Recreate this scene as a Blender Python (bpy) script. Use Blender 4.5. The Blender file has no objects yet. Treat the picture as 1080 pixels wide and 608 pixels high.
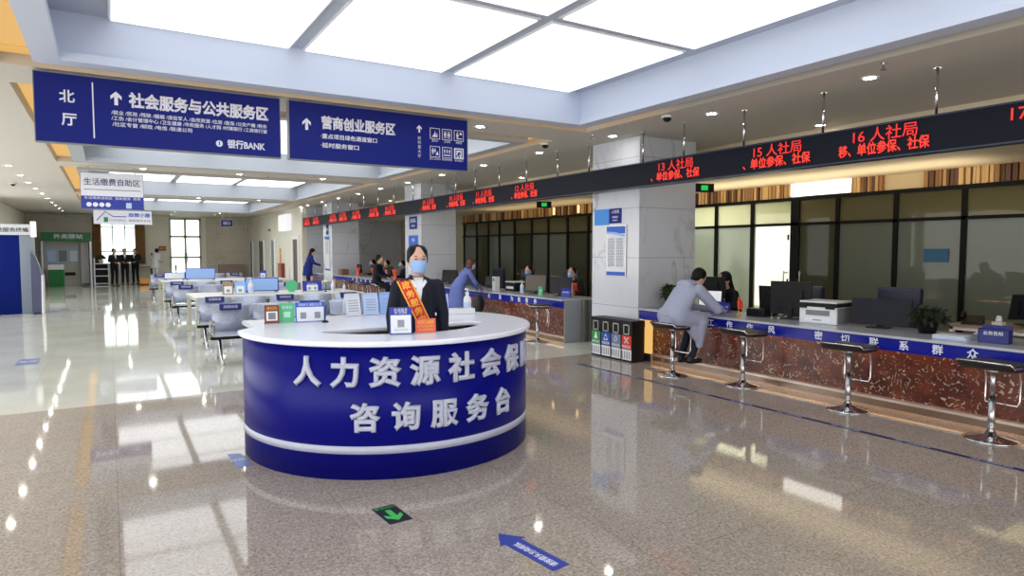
import bpy, bmesh, math, random
from mathutils import Vector, Matrix, Euler
from mathutils.bvhtree import BVHTree
random.seed(7)
PI = math.pi
SC = bpy.context.scene
COL = SC.collection

# ------------------------------------------------------------------ camera, world, exposure
cam_d = bpy.data.cameras.new('camera'); cam = bpy.data.objects.new('camera', cam_d); COL.objects.link(cam)
cam_d.sensor_width = 36.0; cam_d.lens = 690.0 / 1080.0 * 36.0; cam_d.clip_end = 200
cam.location = (0, 0, 1.62)
cam.rotation_euler = (math.radians(90 - 3.318), 0, math.radians(-31.588))
SC.camera = cam
SC.view_settings.view_transform = 'Standard'; SC.view_settings.look = 'None'
SC.view_settings.exposure = 0.0; SC.view_settings.gamma = 1.0; SC.view_settings.use_curve_mapping = False
PANEL_E = 1.35      # luminous ceiling panels
WORLD_E = 3.4
w = bpy.data.worlds.new('sky'); SC.world = w; w.use_nodes = True
bg = w.node_tree.nodes['Background']; bg.inputs[0].default_value = (1.0, 0.985, 0.96, 1); bg.inputs[1].default_value = WORLD_E

def area(name, loc, rot, sx, sy, power, col):
    d = bpy.data.lights.new(name, 'AREA'); d.shape = 'RECTANGLE'; d.size = sx; d.size_y = sy; d.energy = power; d.color = col
    o = bpy.data.objects.new(name, d); COL.objects.link(o); o.location = loc; o.rotation_euler = rot; return o

# ------------------------------------------------------------------ materials
def lin(h):
    if isinstance(h, str):
        h = h.lstrip('#'); c = [int(h[i:i + 2], 16) / 255 for i in (0, 2, 4)]
    else: c = [v / 255 for v in h]
    return tuple((v / 12.92 if v <= 0.04045 else ((v + 0.055) / 1.055) ** 2.4) for v in c) + (1,)
MATS = {}
def mat(name, color=(128, 128, 128), rough=0.5, metal=0.0, emit=None, es=1.0, alpha=None, coat=0.0, spec=0.5):
    if name in MATS: return MATS[name]
    m = bpy.data.materials.new(name); m.use_nodes = True
    b = m.node_tree.nodes['Principled BSDF']
    b.inputs['Base Color'].default_value = lin(color); b.inputs['Roughness'].default_value = rough
    b.inputs['Metallic'].default_value = metal; b.inputs['Coat Weight'].default_value = coat
    b.inputs['Specular IOR Level'].default_value = spec
    if emit is not None:
        b.inputs['Emission Color'].default_value = lin(emit); b.inputs['Emission Strength'].default_value = es
    MATS[name] = m; return m
def nodes(name, **k):
    m = mat(name, **k); return m, m.node_tree, m.node_tree.nodes['Principled BSDF']
def N(nt, t, **k):
    n = nt.nodes.new(t)
    for a, v in k.items():
        if a in n.inputs: n.inputs[a].default_value = v
        else: setattr(n, a, v)
    return n
def ramp(nt, stops, interp='LINEAR'):
    r = nt.nodes.new('ShaderNodeValToRGB'); r.color_ramp.interpolation = interp
    el = r.color_ramp.elements
    while len(el) < len(stops): el.new(0.5)
    for e, (p, c) in zip(el, stops): e.position = p; e.color = lin(c) if not isinstance(c, float) else (c, c, c, 1)
    return r
def noisy(name, c1, c2, scale, rough=0.5, detail=2.0, bump=0.0, **k):
    m, nt, b = nodes(name, color=c1, rough=rough, **k)
    tc = N(nt, 'ShaderNodeTexCoord'); n = N(nt, 'ShaderNodeTexNoise'); n.inputs['Scale'].default_value = scale; n.inputs['Detail'].default_value = detail
    nt.links.new(tc.outputs['Object'], n.inputs['Vector'])
    r = ramp(nt, [(0.35, c1), (0.65, c2)]); nt.links.new(n.outputs['Fac'], r.inputs['Fac']); nt.links.new(r.outputs['Color'], b.inputs['Base Color'])
    if bump:
        bp = N(nt, 'ShaderNodeBump'); bp.inputs['Strength'].default_value = bump; bp.inputs['Distance'].default_value = 0.01
        nt.links.new(n.outputs['Fac'], bp.inputs['Height']); nt.links.new(bp.outputs['Normal'], b.inputs['Normal'])
    return m

def granite():
    m, nt, b = nodes('speckled_granite', color=(150, 138, 125), rough=0.16)
    tc = N(nt, 'ShaderNodeTexCoord')
    v = N(nt, 'ShaderNodeTexVoronoi'); v.inputs['Scale'].default_value = 95
    v2 = N(nt, 'ShaderNodeTexNoise'); v2.inputs['Scale'].default_value = 60; v2.inputs['Detail'].default_value = 4
    v3 = N(nt, 'ShaderNodeTexNoise'); v3.inputs['Scale'].default_value = 0.7; v3.inputs['Detail'].default_value = 2
    for q in (v, v2, v3): nt.links.new(tc.outputs['Object'], q.inputs['Vector'])
    sep = N(nt, 'ShaderNodeSeparateColor'); nt.links.new(v.outputs['Color'], sep.inputs['Color'])
    r = ramp(nt, [(0.0, (158, 147, 138)), (0.25, (174, 164, 155)), (0.6, (186, 177, 168)), (1.0, (200, 193, 184))])
    nt.links.new(sep.outputs[0], r.inputs['Fac'])
    mx = N(nt, 'ShaderNodeMix', data_type='RGBA', blend_type='MULTIPLY'); mx.inputs[0].default_value = 0.55
    r2 = ramp(nt, [(0.35, (170, 165, 160)), (0.7, (255, 252, 248))]); nt.links.new(v2.outputs['Fac'], r2.inputs['Fac'])
    nt.links.new(r.outputs['Color'], mx.inputs[6]); nt.links.new(r2.outputs['Color'], mx.inputs[7])
    # slab joints
    br = N(nt, 'ShaderNodeTexBrick', offset=0.0); br.inputs['Scale'].default_value = 1.0
    br.inputs['Mortar Size'].default_value = 0.0025; br.inputs['Mortar Smooth'].default_value = 0.2
    br.inputs['Brick Width'].default_value = 1.2; br.inputs['Row Height'].default_value = 0.82
    br.inputs['Color1'].default_value = (1, 1, 1, 1); br.inputs['Color2'].default_value = (0.93, 0.92, 0.91, 1); br.inputs['Mortar'].default_value = (0.62, 0.6, 0.58, 1)
    nt.links.new(tc.outputs['Object'], br.inputs['Vector'])
    m2 = N(nt, 'ShaderNodeMix', data_type='RGBA', blend_type='MULTIPLY'); m2.inputs[0].default_value = 1.0
    nt.links.new(mx.outputs[2], m2.inputs[6]); nt.links.new(br.outputs['Color'], m2.inputs[7])
    nt.links.new(m2.outputs[2], b.inputs['Base Color'])
    rr = ramp(nt, [(0.3, 0.035), (0.7, 0.07)]); nt.links.new(v3.outputs['Fac'], rr.inputs['Fac']); nt.links.new(rr.outputs['Color'], b.inputs['Roughness'])
    return m
def white_tile():
    m, nt, b = nodes('polished_white_tile', color=(190, 190, 180), rough=0.05)
    tc = N(nt, 'ShaderNodeTexCoord')
    n = N(nt, 'ShaderNodeTexNoise'); n.inputs['Scale'].default_value = 1.3; n.inputs['Detail'].default_value = 5
    nt.links.new(tc.outputs['Object'], n.inputs['Vector'])
    r = ramp(nt, [(0.3, (200, 203, 194)), (0.7, (216, 218, 210))]); nt.links.new(n.outputs['Fac'], r.inputs['Fac'])
    br = N(nt, 'ShaderNodeTexBrick', offset=0.0); br.inputs['Scale'].default_value = 1.0
    br.inputs['Mortar Size'].default_value = 0.002; br.inputs['Brick Width'].default_value = 0.8; br.inputs['Row Height'].default_value = 0.8
    br.inputs['Color1'].default_value = (1, 1, 1, 1); br.inputs['Color2'].default_value = (0.97, 0.97, 0.97, 1); br.inputs['Mortar'].default_value = (0.7, 0.7, 0.68, 1)
    nt.links.new(tc.outputs['Object'], br.inputs['Vector'])
    m2 = N(nt, 'ShaderNodeMix', data_type='RGBA', blend_type='MULTIPLY'); m2.inputs[0].default_value = 1.0
    nt.links.new(r.outputs['Color'], m2.inputs[6]); nt.links.new(br.outputs['Color'], m2.inputs[7]); nt.links.new(m2.outputs[2], b.inputs['Base Color'])
    return m
def marble(name, base, vein, scale=0.9, rough=0.15, joints=True):
    m, nt, b = nodes(name, color=base, rough=rough)
    tc = N(nt, 'ShaderNodeTexCoord')
    n = N(nt, 'ShaderNodeTexNoise'); n.inputs['Scale'].default_value = scale; n.inputs['Detail'].default_value = 8; n.inputs['Distortion'].default_value = 1.4
    mp = N(nt, 'ShaderNodeMapping'); mp.inputs['Rotation'].default_value = (0.5, 0.7, 0.3); mp.inputs['Scale'].default_value = (1, 1, 0.5)
    nt.links.new(tc.outputs['Object'], mp.inputs['Vector']); nt.links.new(mp.outputs['Vector'], n.inputs['Vector'])
    r = ramp(nt, [(0.0, base), (0.475, base), (0.5, vein), (0.52, base), (1.0, base)]); nt.links.new(n.outputs['Fac'], r.inputs['Fac'])
    nm = N(nt, 'ShaderNodeTexNoise'); nm.inputs['Scale'].default_value = 1.1; nm.inputs['Detail'].default_value = 3; nt.links.new(tc.outputs['Object'], nm.inputs['Vector'])
    rm = ramp(nt, [(0.45, 0.0), (0.7, 0.7)]); nt.links.new(nm.outputs['Fac'], rm.inputs['Fac'])
    mv = N(nt, 'ShaderNodeMix', data_type='RGBA'); nt.links.new(rm.outputs['Color'], mv.inputs[0]); mv.inputs[6].default_value = lin(base); nt.links.new(r.outputs['Color'], mv.inputs[7])
    out = mv.outputs[2]
    if joints:
        sx = N(nt, 'ShaderNodeSeparateXYZ'); nt.links.new(tc.outputs['Object'], sx.inputs[0])
        md = N(nt, 'ShaderNodeMath', operation='MODULO'); md.inputs[1].default_value = 0.75; nt.links.new(sx.outputs['Z'], md.inputs[0])
        lt = N(nt, 'ShaderNodeMath', operation='LESS_THAN'); lt.inputs[1].default_value = 0.008; nt.links.new(md.outputs[0], lt.inputs[0])
        mx = N(nt, 'ShaderNodeMix', data_type='RGBA'); nt.links.new(lt.outputs[0], mx.inputs[0]); nt.links.new(out, mx.inputs[6])
        mx.inputs[7].default_value = lin(tuple(int(c * 0.72) for c in base)); out = mx.outputs[2]
    nt.links.new(out, b.inputs['Base Color'])
    return m
def red_marble():
    m, nt, b = nodes('red_brown_marble', color=(88, 48, 34), rough=0.22)
    tc = N(nt, 'ShaderNodeTexCoord')
    dn = N(nt, 'ShaderNodeTexNoise'); dn.inputs['Scale'].default_value = 7; dn.inputs['Detail'].default_value = 3
    nt.links.new(tc.outputs['Object'], dn.inputs['Vector'])
    fl = N(nt, 'ShaderNodeTexNoise'); fl.inputs['Scale'].default_value = 13; fl.inputs['Detail'].default_value = 1.5; fl.inputs['Distortion'].default_value = 2.6
    nt.links.new(tc.outputs['Object'], fl.inputs['Vector'])
    band = ramp(nt, [(0.0, 0.0), (0.61, 0.0), (0.65, 1.0), (1.0, 1.0)]); nt.links.new(fl.outputs['Fac'], band.inputs['Fac'])
    n2 = N(nt, 'ShaderNodeTexNoise'); n2.inputs['Scale'].default_value = 5.5; n2.inputs['Detail'].default_value = 3
    mpn = N(nt, 'ShaderNodeMapping'); mpn.inputs['Location'].default_value = (3, 5, 1); nt.links.new(tc.outputs['Object'], mpn.inputs['Vector']); nt.links.new(mpn.outputs['Vector'], n2.inputs['Vector'])
    msk = ramp(nt, [(0.40, 0.15), (0.52, 1.0)]); nt.links.new(n2.outputs['Fac'], msk.inputs['Fac'])
    mul = N(nt, 'ShaderNodeMath', operation='MULTIPLY'); nt.links.new(band.outputs['Color'], mul.inputs[0]); nt.links.new(msk.outputs['Color'], mul.inputs[1])
    base = ramp(nt, [(0.3, (70, 36, 28)), (0.55, (98, 50, 36)), (0.75, (120, 66, 46))]); nt.links.new(dn.outputs['Fac'], base.inputs['Fac'])
    mx = N(nt, 'ShaderNodeMix', data_type='RGBA'); nt.links.new(mul.outputs[0], mx.inputs[0]); nt.links.new(base.outputs['Color'], mx.inputs[6]); mx.inputs[7].default_value = lin((176, 162, 146))
    nt.links.new(mx.outputs[2], b.inputs['Base Color'])
    return m
def glass(name, tint=(235, 245, 240), film=None, film_amt=0.0, gloss=0.12):
    m = bpy.data.materials.new(name); m.use_nodes = True; nt = m.node_tree; nt.nodes.clear()
    out = N(nt, 'ShaderNodeOutputMaterial'); tr = N(nt, 'ShaderNodeBsdfTransparent'); tr.inputs[0].default_value = lin(tint)
    gl = N(nt, 'ShaderNodeBsdfGlossy'); gl.inputs['Roughness'].default_value = 0.03
    last = tr.outputs[0]
    if film:
        df = N(nt, 'ShaderNodeBsdfDiffuse'); df.inputs[0].default_value = lin(film)
        tl = N(nt, 'ShaderNodeBsdfTranslucent'); tl.inputs[0].default_value = lin(film)
        a = N(nt, 'ShaderNodeMixShader'); a.inputs[0].default_value = 0.5; nt.links.new(df.outputs[0], a.inputs[1]); nt.links.new(tl.outputs[0], a.inputs[2])
        c = N(nt, 'ShaderNodeMixShader'); c.inputs[0].default_value = film_amt; nt.links.new(last, c.inputs[1]); nt.links.new(a.outputs[0], c.inputs[2]); last = c.outputs[0]
    f = N(nt, 'ShaderNodeFresnel'); f.inputs[0].default_value = 1.45
    mm = N(nt, 'ShaderNodeMath', operation='MULTIPLY'); mm.inputs[1].default_value = gloss * 8; nt.links.new(f.outputs[0], mm.inputs[0])
    mxs = N(nt, 'ShaderNodeMixShader'); nt.links.new(mm.outputs[0], mxs.inputs[0]); nt.links.new(last, mxs.inputs[1]); nt.links.new(gl.outputs[0], mxs.inputs[2])
    nt.links.new(mxs.outputs[0], out.inputs[0]); MATS[name] = m; return m
def emis(name, color, s=1.0):
    return mat(name, color=(20, 20, 20), emit=color, es=s)

M_GRAN = granite(); M_TILE = white_tile()
M_CEIL = mat('ceiling_paint', (192, 187, 178), 0.7)
M_COFF = mat('coffer_paint', (184, 192, 208), 0.6)
M_FRAME = mat('coffer_rim_paint', (194, 203, 222), 0.55)
M_WALL = noisy('beige_wall_paint', (228, 224, 210), (221, 217, 203), 0.6, 0.6)
M_MARB = marble('grey_white_marble', (204, 208, 218), (138, 141, 150))
M_MARB2 = marble('warm_grey_marble', (198, 190, 176), (158, 148, 136), 1.2)
M_RED = red_marble()
M_PANEL = emis('luminous_panel', (246, 250, 255), PANEL_E)
M_PANELB = emis('luminous_panel_boosted', (250, 252, 255), 2.3)  # stronger glow given to the far panels to brighten the far hall
M_COVE = emis('warm_cove_glow', (246, 190, 100), 0.8)
M_DARKCOVE = mat('unlit_cove', (96, 84, 70), 0.7)
M_LAMP = emis('lamp_glow', (255, 248, 236), 75.0)
M_WARMLED = emis('warm_led_strip', (255, 176, 90), 16.0)
M_WHITE = mat('white_laminate', (232, 237, 250), 0.22)
M_CREAM = mat('cream_laminate', (206, 206, 194), 0.3)
M_WHITEPL = mat('white_plastic', (222, 224, 228), 0.35)
M_GREYPL = mat('grey_plastic', (120, 124, 130), 0.4)
M_NAVY = mat('navy_lacquer', (8, 12, 118), 0.32, spec=.14)
M_SIGN = mat('blue_sign_face', (12, 28, 120), 0.45, spec=.2)
M_SIGNW = mat('sign_white_letters', (225, 230, 245), 0.5)
M_LETTER = mat('silver_letters', (182, 187, 208), 0.4)
M_CHROME = mat('chrome', (210, 210, 212), 0.08, 1.0)
M_STEEL = mat('brushed_steel', (190, 190, 188), 0.28, 1.0)
M_SEATST = noisy('perforated_steel', (176, 184, 206), (150, 158, 180), 60, 0.35, metal=0.35)
M_BLACK = mat('black_plastic', (18, 19, 23), 0.45, spec=.25)
M_BLACKL = mat('black_leather', (26, 26, 30), 0.4)
M_NAVYL = mat('navy_leather', (22, 28, 54), 0.4)
M_LEDC = mat('led_casing', (14, 19, 34), 0.5, spec=.15)
M_LEDR = emis('red_led', (255, 40, 30), 1.0)
M_SCREEN = mat('dark_screen', (16, 18, 30), 0.3, spec=.25)
M_FRAMEB = mat('dark_frame', (12, 13, 13), 0.5, spec=.15)
M_RED_ = mat('red_plastic', (196, 44, 34), 0.5)
M_GREEN = mat('green_plastic', (20, 132, 66), 0.5)
M_LGREEN = mat('mint_green', (84, 190, 136), 0.5)
M_BLUE = mat('bright_blue', (28, 92, 200), 0.45)
M_MBLUE = mat('medium_blue', (36, 56, 160), 0.5)
M_LBLUE = mat('pale_blue', (150, 184, 240), 0.5)
M_PAPER = mat('paper', (226, 230, 238), 0.7)
M_PALE = mat('pale_blue_paper', (188, 206, 240), 0.7)
M_ORANGE = mat('orange_red', (224, 80, 40), 0.5)
M_GOLD = mat('gold_cloth', (240, 178, 60), 0.5)
M_WOOD = noisy('light_wood', (158, 140, 110), (146, 126, 96), 6, 0.45)
M_SKIN = mat('skin', (206, 164, 142), 0.5)
M_HAIR = mat('black_hair', (14, 11, 11), 0.55, spec=.2)
M_MASK = mat('mask_cloth', (148, 186, 236), 0.7)
M_LEAF = noisy('leaf_green', (44, 62, 36), (74, 92, 56), 9, 0.5)
M_SOIL = mat('soil', (50, 38, 28), 0.9)
M_SHOE = mat('black_shoes', (20, 20, 22), 0.35)
M_GLASS = glass('clear_glass')

# ------------------------------------------------------------------ mesh helpers
class MB:
    def __init__(s): s.v = []; s.f = []; s.m = []; s.cur = 0
    def add(s, vs, fs):
        o = len(s.v); s.v += [tuple(v) for v in vs]; s.f += [tuple(i + o for i in f) for f in fs]; s.m += [s.cur] * len(fs); return s
    def mt(s, i): s.cur = i; return s
    def box(s, x0, y0, z0, x1, y1, z1, X=None):
        x0, x1 = min(x0, x1), max(x0, x1); y0, y1 = min(y0, y1), max(y0, y1); z0, z1 = min(z0, z1), max(z0, z1)
        vs = [Vector(p) for p in [(x0, y0, z0), (x1, y0, z0), (x1, y1, z0), (x0, y1, z0), (x0, y0, z1), (x1, y0, z1), (x1, y1, z1), (x0, y1, z1)]]
        if X is not None: vs = [X @ v for v in vs]
        return s.add(vs, [(0, 3, 2, 1), (4, 5, 6, 7), (0, 1, 5, 4), (1, 2, 6, 5), (2, 3, 7, 6), (3, 0, 4, 7)])
    def cyl(s, p0, p1, r0, r1=None, n=16):
        r1 = r0 if r1 is None else r1
        p0, p1 = Vector(p0), Vector(p1); d = (p1 - p0).normalized(); a = d.orthogonal().normalized(); b = d.cross(a)
        vs = []
        for p, r in ((p0, r0), (p1, r1)):
            vs += [p + (a * math.cos(2 * PI * i / n) + b * math.sin(2 * PI * i / n)) * r for i in range(n)]
        return s.add(vs, [(i, (i + 1) % n, n + (i + 1) % n, n + i) for i in range(n)] + [tuple(range(n - 1, -1, -1)), tuple(range(n, 2 * n))])
    def tube(s, pts, r, n=8, closed=False):
        pts = [Vector(p) for p in pts]; L = len(pts); vs = []; up = None
        for i, p in enumerate(pts):
            if closed: d = pts[(i + 1) % L] - pts[i - 1]
            else: d = pts[min(i + 1, L - 1)] - pts[max(i - 1, 0)]
            d.normalize()
            a = d.orthogonal().normalized() if up is None else (up - d * up.dot(d)).normalized()
            up = a; b = d.cross(a)
            vs += [p + (a * math.cos(2 * PI * k / n) + b * math.sin(2 * PI * k / n)) * r for k in range(n)]
        fs = []
        for i in range(L if closed else L - 1):
            j = (i + 1) % L
            fs += [(i * n + k, i * n + (k + 1) % n, j * n + (k + 1) % n, j * n + k) for k in range(n)]
        if not closed: fs += [tuple(range(n - 1, -1, -1)), tuple((L - 1) * n + k for k in range(n))]
        return s.add(vs, fs)
    def lathe(s, prof, c=(0, 0, 0), n=24):
        vs = []
        for r, z in prof: vs += [(c[0] + r * math.cos(2 * PI * i / n), c[1] + r * math.sin(2 * PI * i / n), c[2] + z) for i in range(n)]
        fs = []
        for k in range(len(prof) - 1): fs += [(k * n + i, k * n + (i + 1) % n, (k + 1) * n + (i + 1) % n, (k + 1) * n + i) for i in range(n)]
        fs += [tuple(range(n - 1, -1, -1)), tuple((len(prof) - 1) * n + i for i in range(n))]
        return s.add(vs, fs)
    def ell(s, c, r, n=14, k=9, X=None):
        if not hasattr(r, '__len__'): r = (r, r, r)
        c = Vector(c); vs = []
        def P(v):
            v = Vector((v[0] * r[0], v[1] * r[1], v[2] * r[2]))
            return (X @ v if X is not None else v) + c
        vs.append(P((0, 0, -1)))
        for j in range(1, k):
            t = PI * j / k
            vs += [P((math.sin(t) * math.cos(2 * PI * i / n), math.sin(t) * math.sin(2 * PI * i / n), -math.cos(t))) for i in range(n)]
        vs.append(P((0, 0, 1)))
        fs = [(0, 1 + (i + 1) % n, 1 + i) for i in range(n)]
        for j in range(k - 2): fs += [(1 + j * n + i, 1 + j * n + (i + 1) % n, 1 + (j + 1) * n + (i + 1) % n, 1 + (j + 1) * n + i) for i in range(n)]
        T = len(vs) - 1; o = 1 + (k - 2) * n
        fs += [(o + i, o + (i + 1) % n, T) for i in range(n)]
        return s.add(vs, fs)
    def cap(s, p0, p1, r0, r1=None, n=12):
        r1 = r0 if r1 is None else r1
        s.cyl(p0, p1, r0, r1, n); s.ell(p0, r0 * 1.0, n, 8); s.ell(p1, r1 * 1.0, n, 8); return s
    def prism(s, poly, z0, z1, X=None):
        n = len(poly); vs = [Vector((x, y, z0)) for x, y in poly] + [Vector((x, y, z1)) for x, y in poly]
        if X is not None: vs = [X @ v for v in vs]
        return s.add(vs, [tuple(range(n - 1, -1, -1)), tuple(range(n, 2 * n))] + [(i, (i + 1) % n, n + (i + 1) % n, n + i) for i in range(n)])
    def build(s, name, mats, parent=None, loc=None, smooth=False, bevel=0.0, kind=None):
        me = bpy.data.meshes.new(name); me.from_pydata(s.v, [], s.f)
        mats = mats if isinstance(mats, (list, tuple)) else [mats]
        for m in mats: me.materials.append(m)
        if len(mats) > 1: me.polygons.foreach_set('material_index', s.m)
        bm = bmesh.new(); bm.from_mesh(me); bmesh.ops.recalc_face_normals(bm, faces=bm.faces)
        if bevel:
            es = [e for e in bm.edges if len(e.link_faces) == 2 and e.calc_face_angle(0) > 0.6]
            bmesh.ops.bevel(bm, geom=es, offset=bevel, segments=2, affect='EDGES', profile=0.7)
        bm.to_mesh(me); bm.free()
        if smooth: me.polygons.foreach_set('use_smooth', [len(p.vertices) < 7 for p in me.polygons])
        o = bpy.data.objects.new(name, me); COL.objects.link(o)
        if parent is not None: o.parent = parent
        if loc is not None: o.location = loc
        if kind: o['kind'] = kind
        return o
def tag(o, label=None, cat=None, group=None, kind=None):
    if label: o['label'] = label
    if cat: o['category'] = cat
    if group: o['group'] = group
    if kind: o['kind'] = kind
    return o
def thing(name, label, cat, loc=(0, 0, 0), rz=0.0, group=None):
    o = bpy.data.objects.new(name, None); COL.objects.link(o); o.location = loc; o.rotation_euler = (0, 0, rz); o.empty_display_size = 0.1
    return tag(o, label, cat, group)
def dup(root, loc, rz=None, label=None, group=None):
    def cp(o, par):
        c = o.copy(); COL.objects.link(c)
        if par is not None: c.parent = par
        for ch in o.children: cp(ch, c)
        return c
    r = cp(root, None); r.location = loc
    if rz is not None: r.rotation_euler = (0, 0, rz)
    if label: r['label'] = label
    if group: r['group'] = group
    return r
def struct(name, mb, m, **k):
    return mb.build(name, m, kind='structure', **k)
def bx(name, m, dims, parent=None, bevel=0.0, **k):
    return MB().box(*dims).build(name, m, parent, bevel=bevel, **k)

def eval_mesh(o):
    dg = bpy.context.evaluated_depsgraph_get(); dg.update()
    return bpy.data.meshes.new_from_object(o.evaluated_get(dg))
def text(name, body, size, m, parent=None, origin=(0, 0, 0), u=(1, 0, 0), v=(0, 0, 1), depth=0.002, bold=0.0, width=None, align='CENTER', xf=None, sp=1.0, line=None):
    """Lettering as a mesh: u is the reading direction, v is up; origin is the middle of the text line."""
    c = bpy.data.curves.new(name, 'FONT'); c.body = body; c.size = size; c.extrude = depth; c.bevel_depth = bold; c.bevel_resolution = 0; c.align_x = align; c.align_y = 'CENTER'
    c.space_character = sp; c.resolution_u = 3
    if line: c.space_line = line
    t = bpy.data.objects.new(name, c); COL.objects.link(t)
    me = eval_mesh(t); bpy.data.objects.remove(t); bpy.data.curves.remove(c)
    xs = [p.co.x for p in me.vertices]
    if not xs: return None
    k = 1.0
    if width: k = width / (max(xs) - min(xs))
    mid = (max(xs) + min(xs)) / 2 if align == 'CENTER' else 0
    u, v = Vector(u).normalized(), Vector(v).normalized(); nrm = u.cross(v); O = Vector(origin)
    for p in me.vertices:
        x, y, z = (p.co.x - mid) * k, p.co.y, p.co.z
        p.co = Vector(xf(x, y, z)) if xf else O + u * x + v * y + nrm * (z + depth)
    me.name = name; me.materials.clear(); me.materials.append(m)
    o = bpy.data.objects.new(name, me); COL.objects.link(o)
    if parent is not None: o.parent = parent
    return o
def flat_shape(name, loops, z0, z1, m, parent=None, bevel=0.006):
    """A slab with holes from closed outlines."""
    c = bpy.data.curves.new(name, 'CURVE'); c.dimensions = '2D'; c.fill_mode = 'BOTH'
    c.extrude = (z1 - z0) / 2 - bevel; c.bevel_depth = bevel; c.bevel_resolution = 2; c.offset = -bevel
    for lp in loops:
        s = c.splines.new('POLY'); s.points.add(len(lp) - 1); s.use_cyclic_u = True
        for q, (x, y) in zip(s.points, lp): q.co = (x, y, 0, 1)
    t = bpy.data.objects.new(name, c); COL.objects.link(t); me = eval_mesh(t); bpy.data.objects.remove(t); bpy.data.curves.remove(c)
    for p in me.vertices: p.co.z += (z0 + z1) / 2
    me.materials.clear(); me.materials.append(m); me.name = name
    o = bpy.data.objects.new(name, me); COL.objects.link(o)
    if parent is not None: o.parent = parent
    return o
ARROW = [(-0.12, -0.5), (0.12, -0.5), (0.12, 0.12), (0.36, -0.1), (0.36, 0.16), (0, 0.5), (-0.36, 0.16), (-0.36, -0.1), (-0.12, 0.12)]
def frame_mat(origin, u, v):
    u, v = Vector(u).normalized(), Vector(v).normalized(); n = u.cross(v); O = Vector(origin)
    return Matrix(((u.x, v.x, n.x, O.x), (u.y, v.y, n.y, O.y), (u.z, v.z, n.z, O.z), (0, 0, 0, 1)))

# ------------------------------------------------------------------ room shell
H0 = 3.3
struct('floor', MB().box(-3.3, -4, -0.1, 14, 8.02, 0), M_GRAN)
struct('floor_white_tile', MB().box(-3.3, 8.02, -0.1, 14, 37.2, 0), M_TILE)
b = MB().box(-3.4, 6, 0, -3.2, 7, 3.9).box(-3.4, 7, 0, -3.2, 26, .6).box(-3.4, 7, 2.9, -3.2, 26, 3.9).box(-3.4, 26, 0, -3.2, 37.2, 3.9).box(-3.35, 12, .6, -3.25, 12.3, 2.9).box(-3.35, 16.5, .6, -3.25, 16.8, 2.9).box(-3.35, 21, .6, -3.25, 21.3, 2.9).box(-3.4, -4, 0, -3.2, -3, 3.9).box(-3.4, -3, 2.9, -3.2, 6, 3.9); struct('wall_left', b, M_WALL)  # unseen openings added in this wall to let in more daylight
# far wall with two openings
W1 = (-0.34, 1.14, 0.95, 3.05); W2 = (2.58, 4.06, 0.02, 3.24)
b = MB()
xs = [-3.3, W1[0], W1[1], W2[0], W2[1], 6.5]
b.box(xs[0], 37, 0, xs[1], 37.25, 3.9); b.box(xs[2], 37, 0, xs[3], 37.25, 3.9); b.box(xs[4], 37, 0, xs[5], 37.25, 3.9)
for W in (W1, W2):
    b.box(W[0], 37, 0, W[1], 37.25, W[2]); b.box(W[0], 37, W[3], W[1], 37.25, 3.9)
struct('wall_far', b, M_WALL)
struct('trim_1', MB().box(4.27, 36.9, 0, 6.4, 37, 3.3), M_MARB2)          # marble facing on the far wall
struct('trim_2', MB().box(-3.2, 36.95, 2.35, -0.62, 37, 3.3).box(-3.2, 36.95, 0, -2.75, 37, 2.35), M_MARB2)
b = MB().box(6.4, 26.0, 0, 6.6, 37.25, 3.9); struct('wall_right', b, M_WALL)
struct('wall_return', MB().box(6.6, 26, 0, 10.6, 26.3, 3.3), M_MARB)
struct('wall_staff', MB().box(10.5, 20.3, 0, 10.7, 27.3, 3.3), mat('olive_wall_paint', (150, 148, 126), 0.7))
struct('wall_office', MB().box(13.5, -4, 0, 13.7, 9.2, 3.3).box(13.5, 10.9, 0, 13.7, 20.5, 3.3).box(13.5, 9.2, 0, 13.7, 10.9, 0.25).box(13.5, 9.2, 2.5, 13.7, 10.9, 3.3)
       .box(10.7, 7.32, 0, 13.5, 7.42, 2.80).box(10.7, 11.0, 0, 13.5, 11.1, 2.80).box(10.7, 20.3, 0, 13.7, 20.5, 3.3), mat('office_wall_paint', (172, 176, 160), 0.7))  # office wall opening added so daylight whitens the glass door
struct('wall_back', MB().box(-3.4, -4.2, 0, -1.5, -4, 3.9).box(6.5, -4.2, 0, 14, -4, 3.9).box(-1.5, -4.2, 2.9, 6.5, -4, 3.9), M_WALL)  # wide unseen opening left behind the camera so sky light fills the hall

# coffers: (slot y0, slot y1); x limits shared
SX0, SX1 = -0.8, 5.85
SLOTS = [(0.1, 7.5), (8.3, 15.13), (15.95, 22.95), (23.75, 31.7)]
SWI, FRW = 0.28, 0.2
b = MB()
b.box(-3.4, -4.2, H0, SX0, 37.2, H0 + 0.02); b.box(SX1, -4.2, H0, 8.6, 37.2, H0 + 0.02)
yy = [-4.2] + [v for s in SLOTS for v in s] + [37.2]
for i in range(0, len(yy), 2): b.box(SX0, yy[i], H0, SX1, yy[i + 1], H0 + 0.02)
struct('ceiling', b, M_CEIL)
struct('ceiling_staff', MB().box(8.45, -4.2, 2.80, 14, 26.0, 2.9).box(8.45, -4.2, 2.9, 8.55, 26.0, 3.32), mat('warm_ceiling_paint', (214, 200, 172), 0.7))
cols_x = [(0.075, 1.635), (1.805, 3.37), (3.54, 5.21)]
rowsw = ['nearest', 'middle', 'far']; colw = ['left', 'centre', 'right']
first_panel = None
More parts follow.
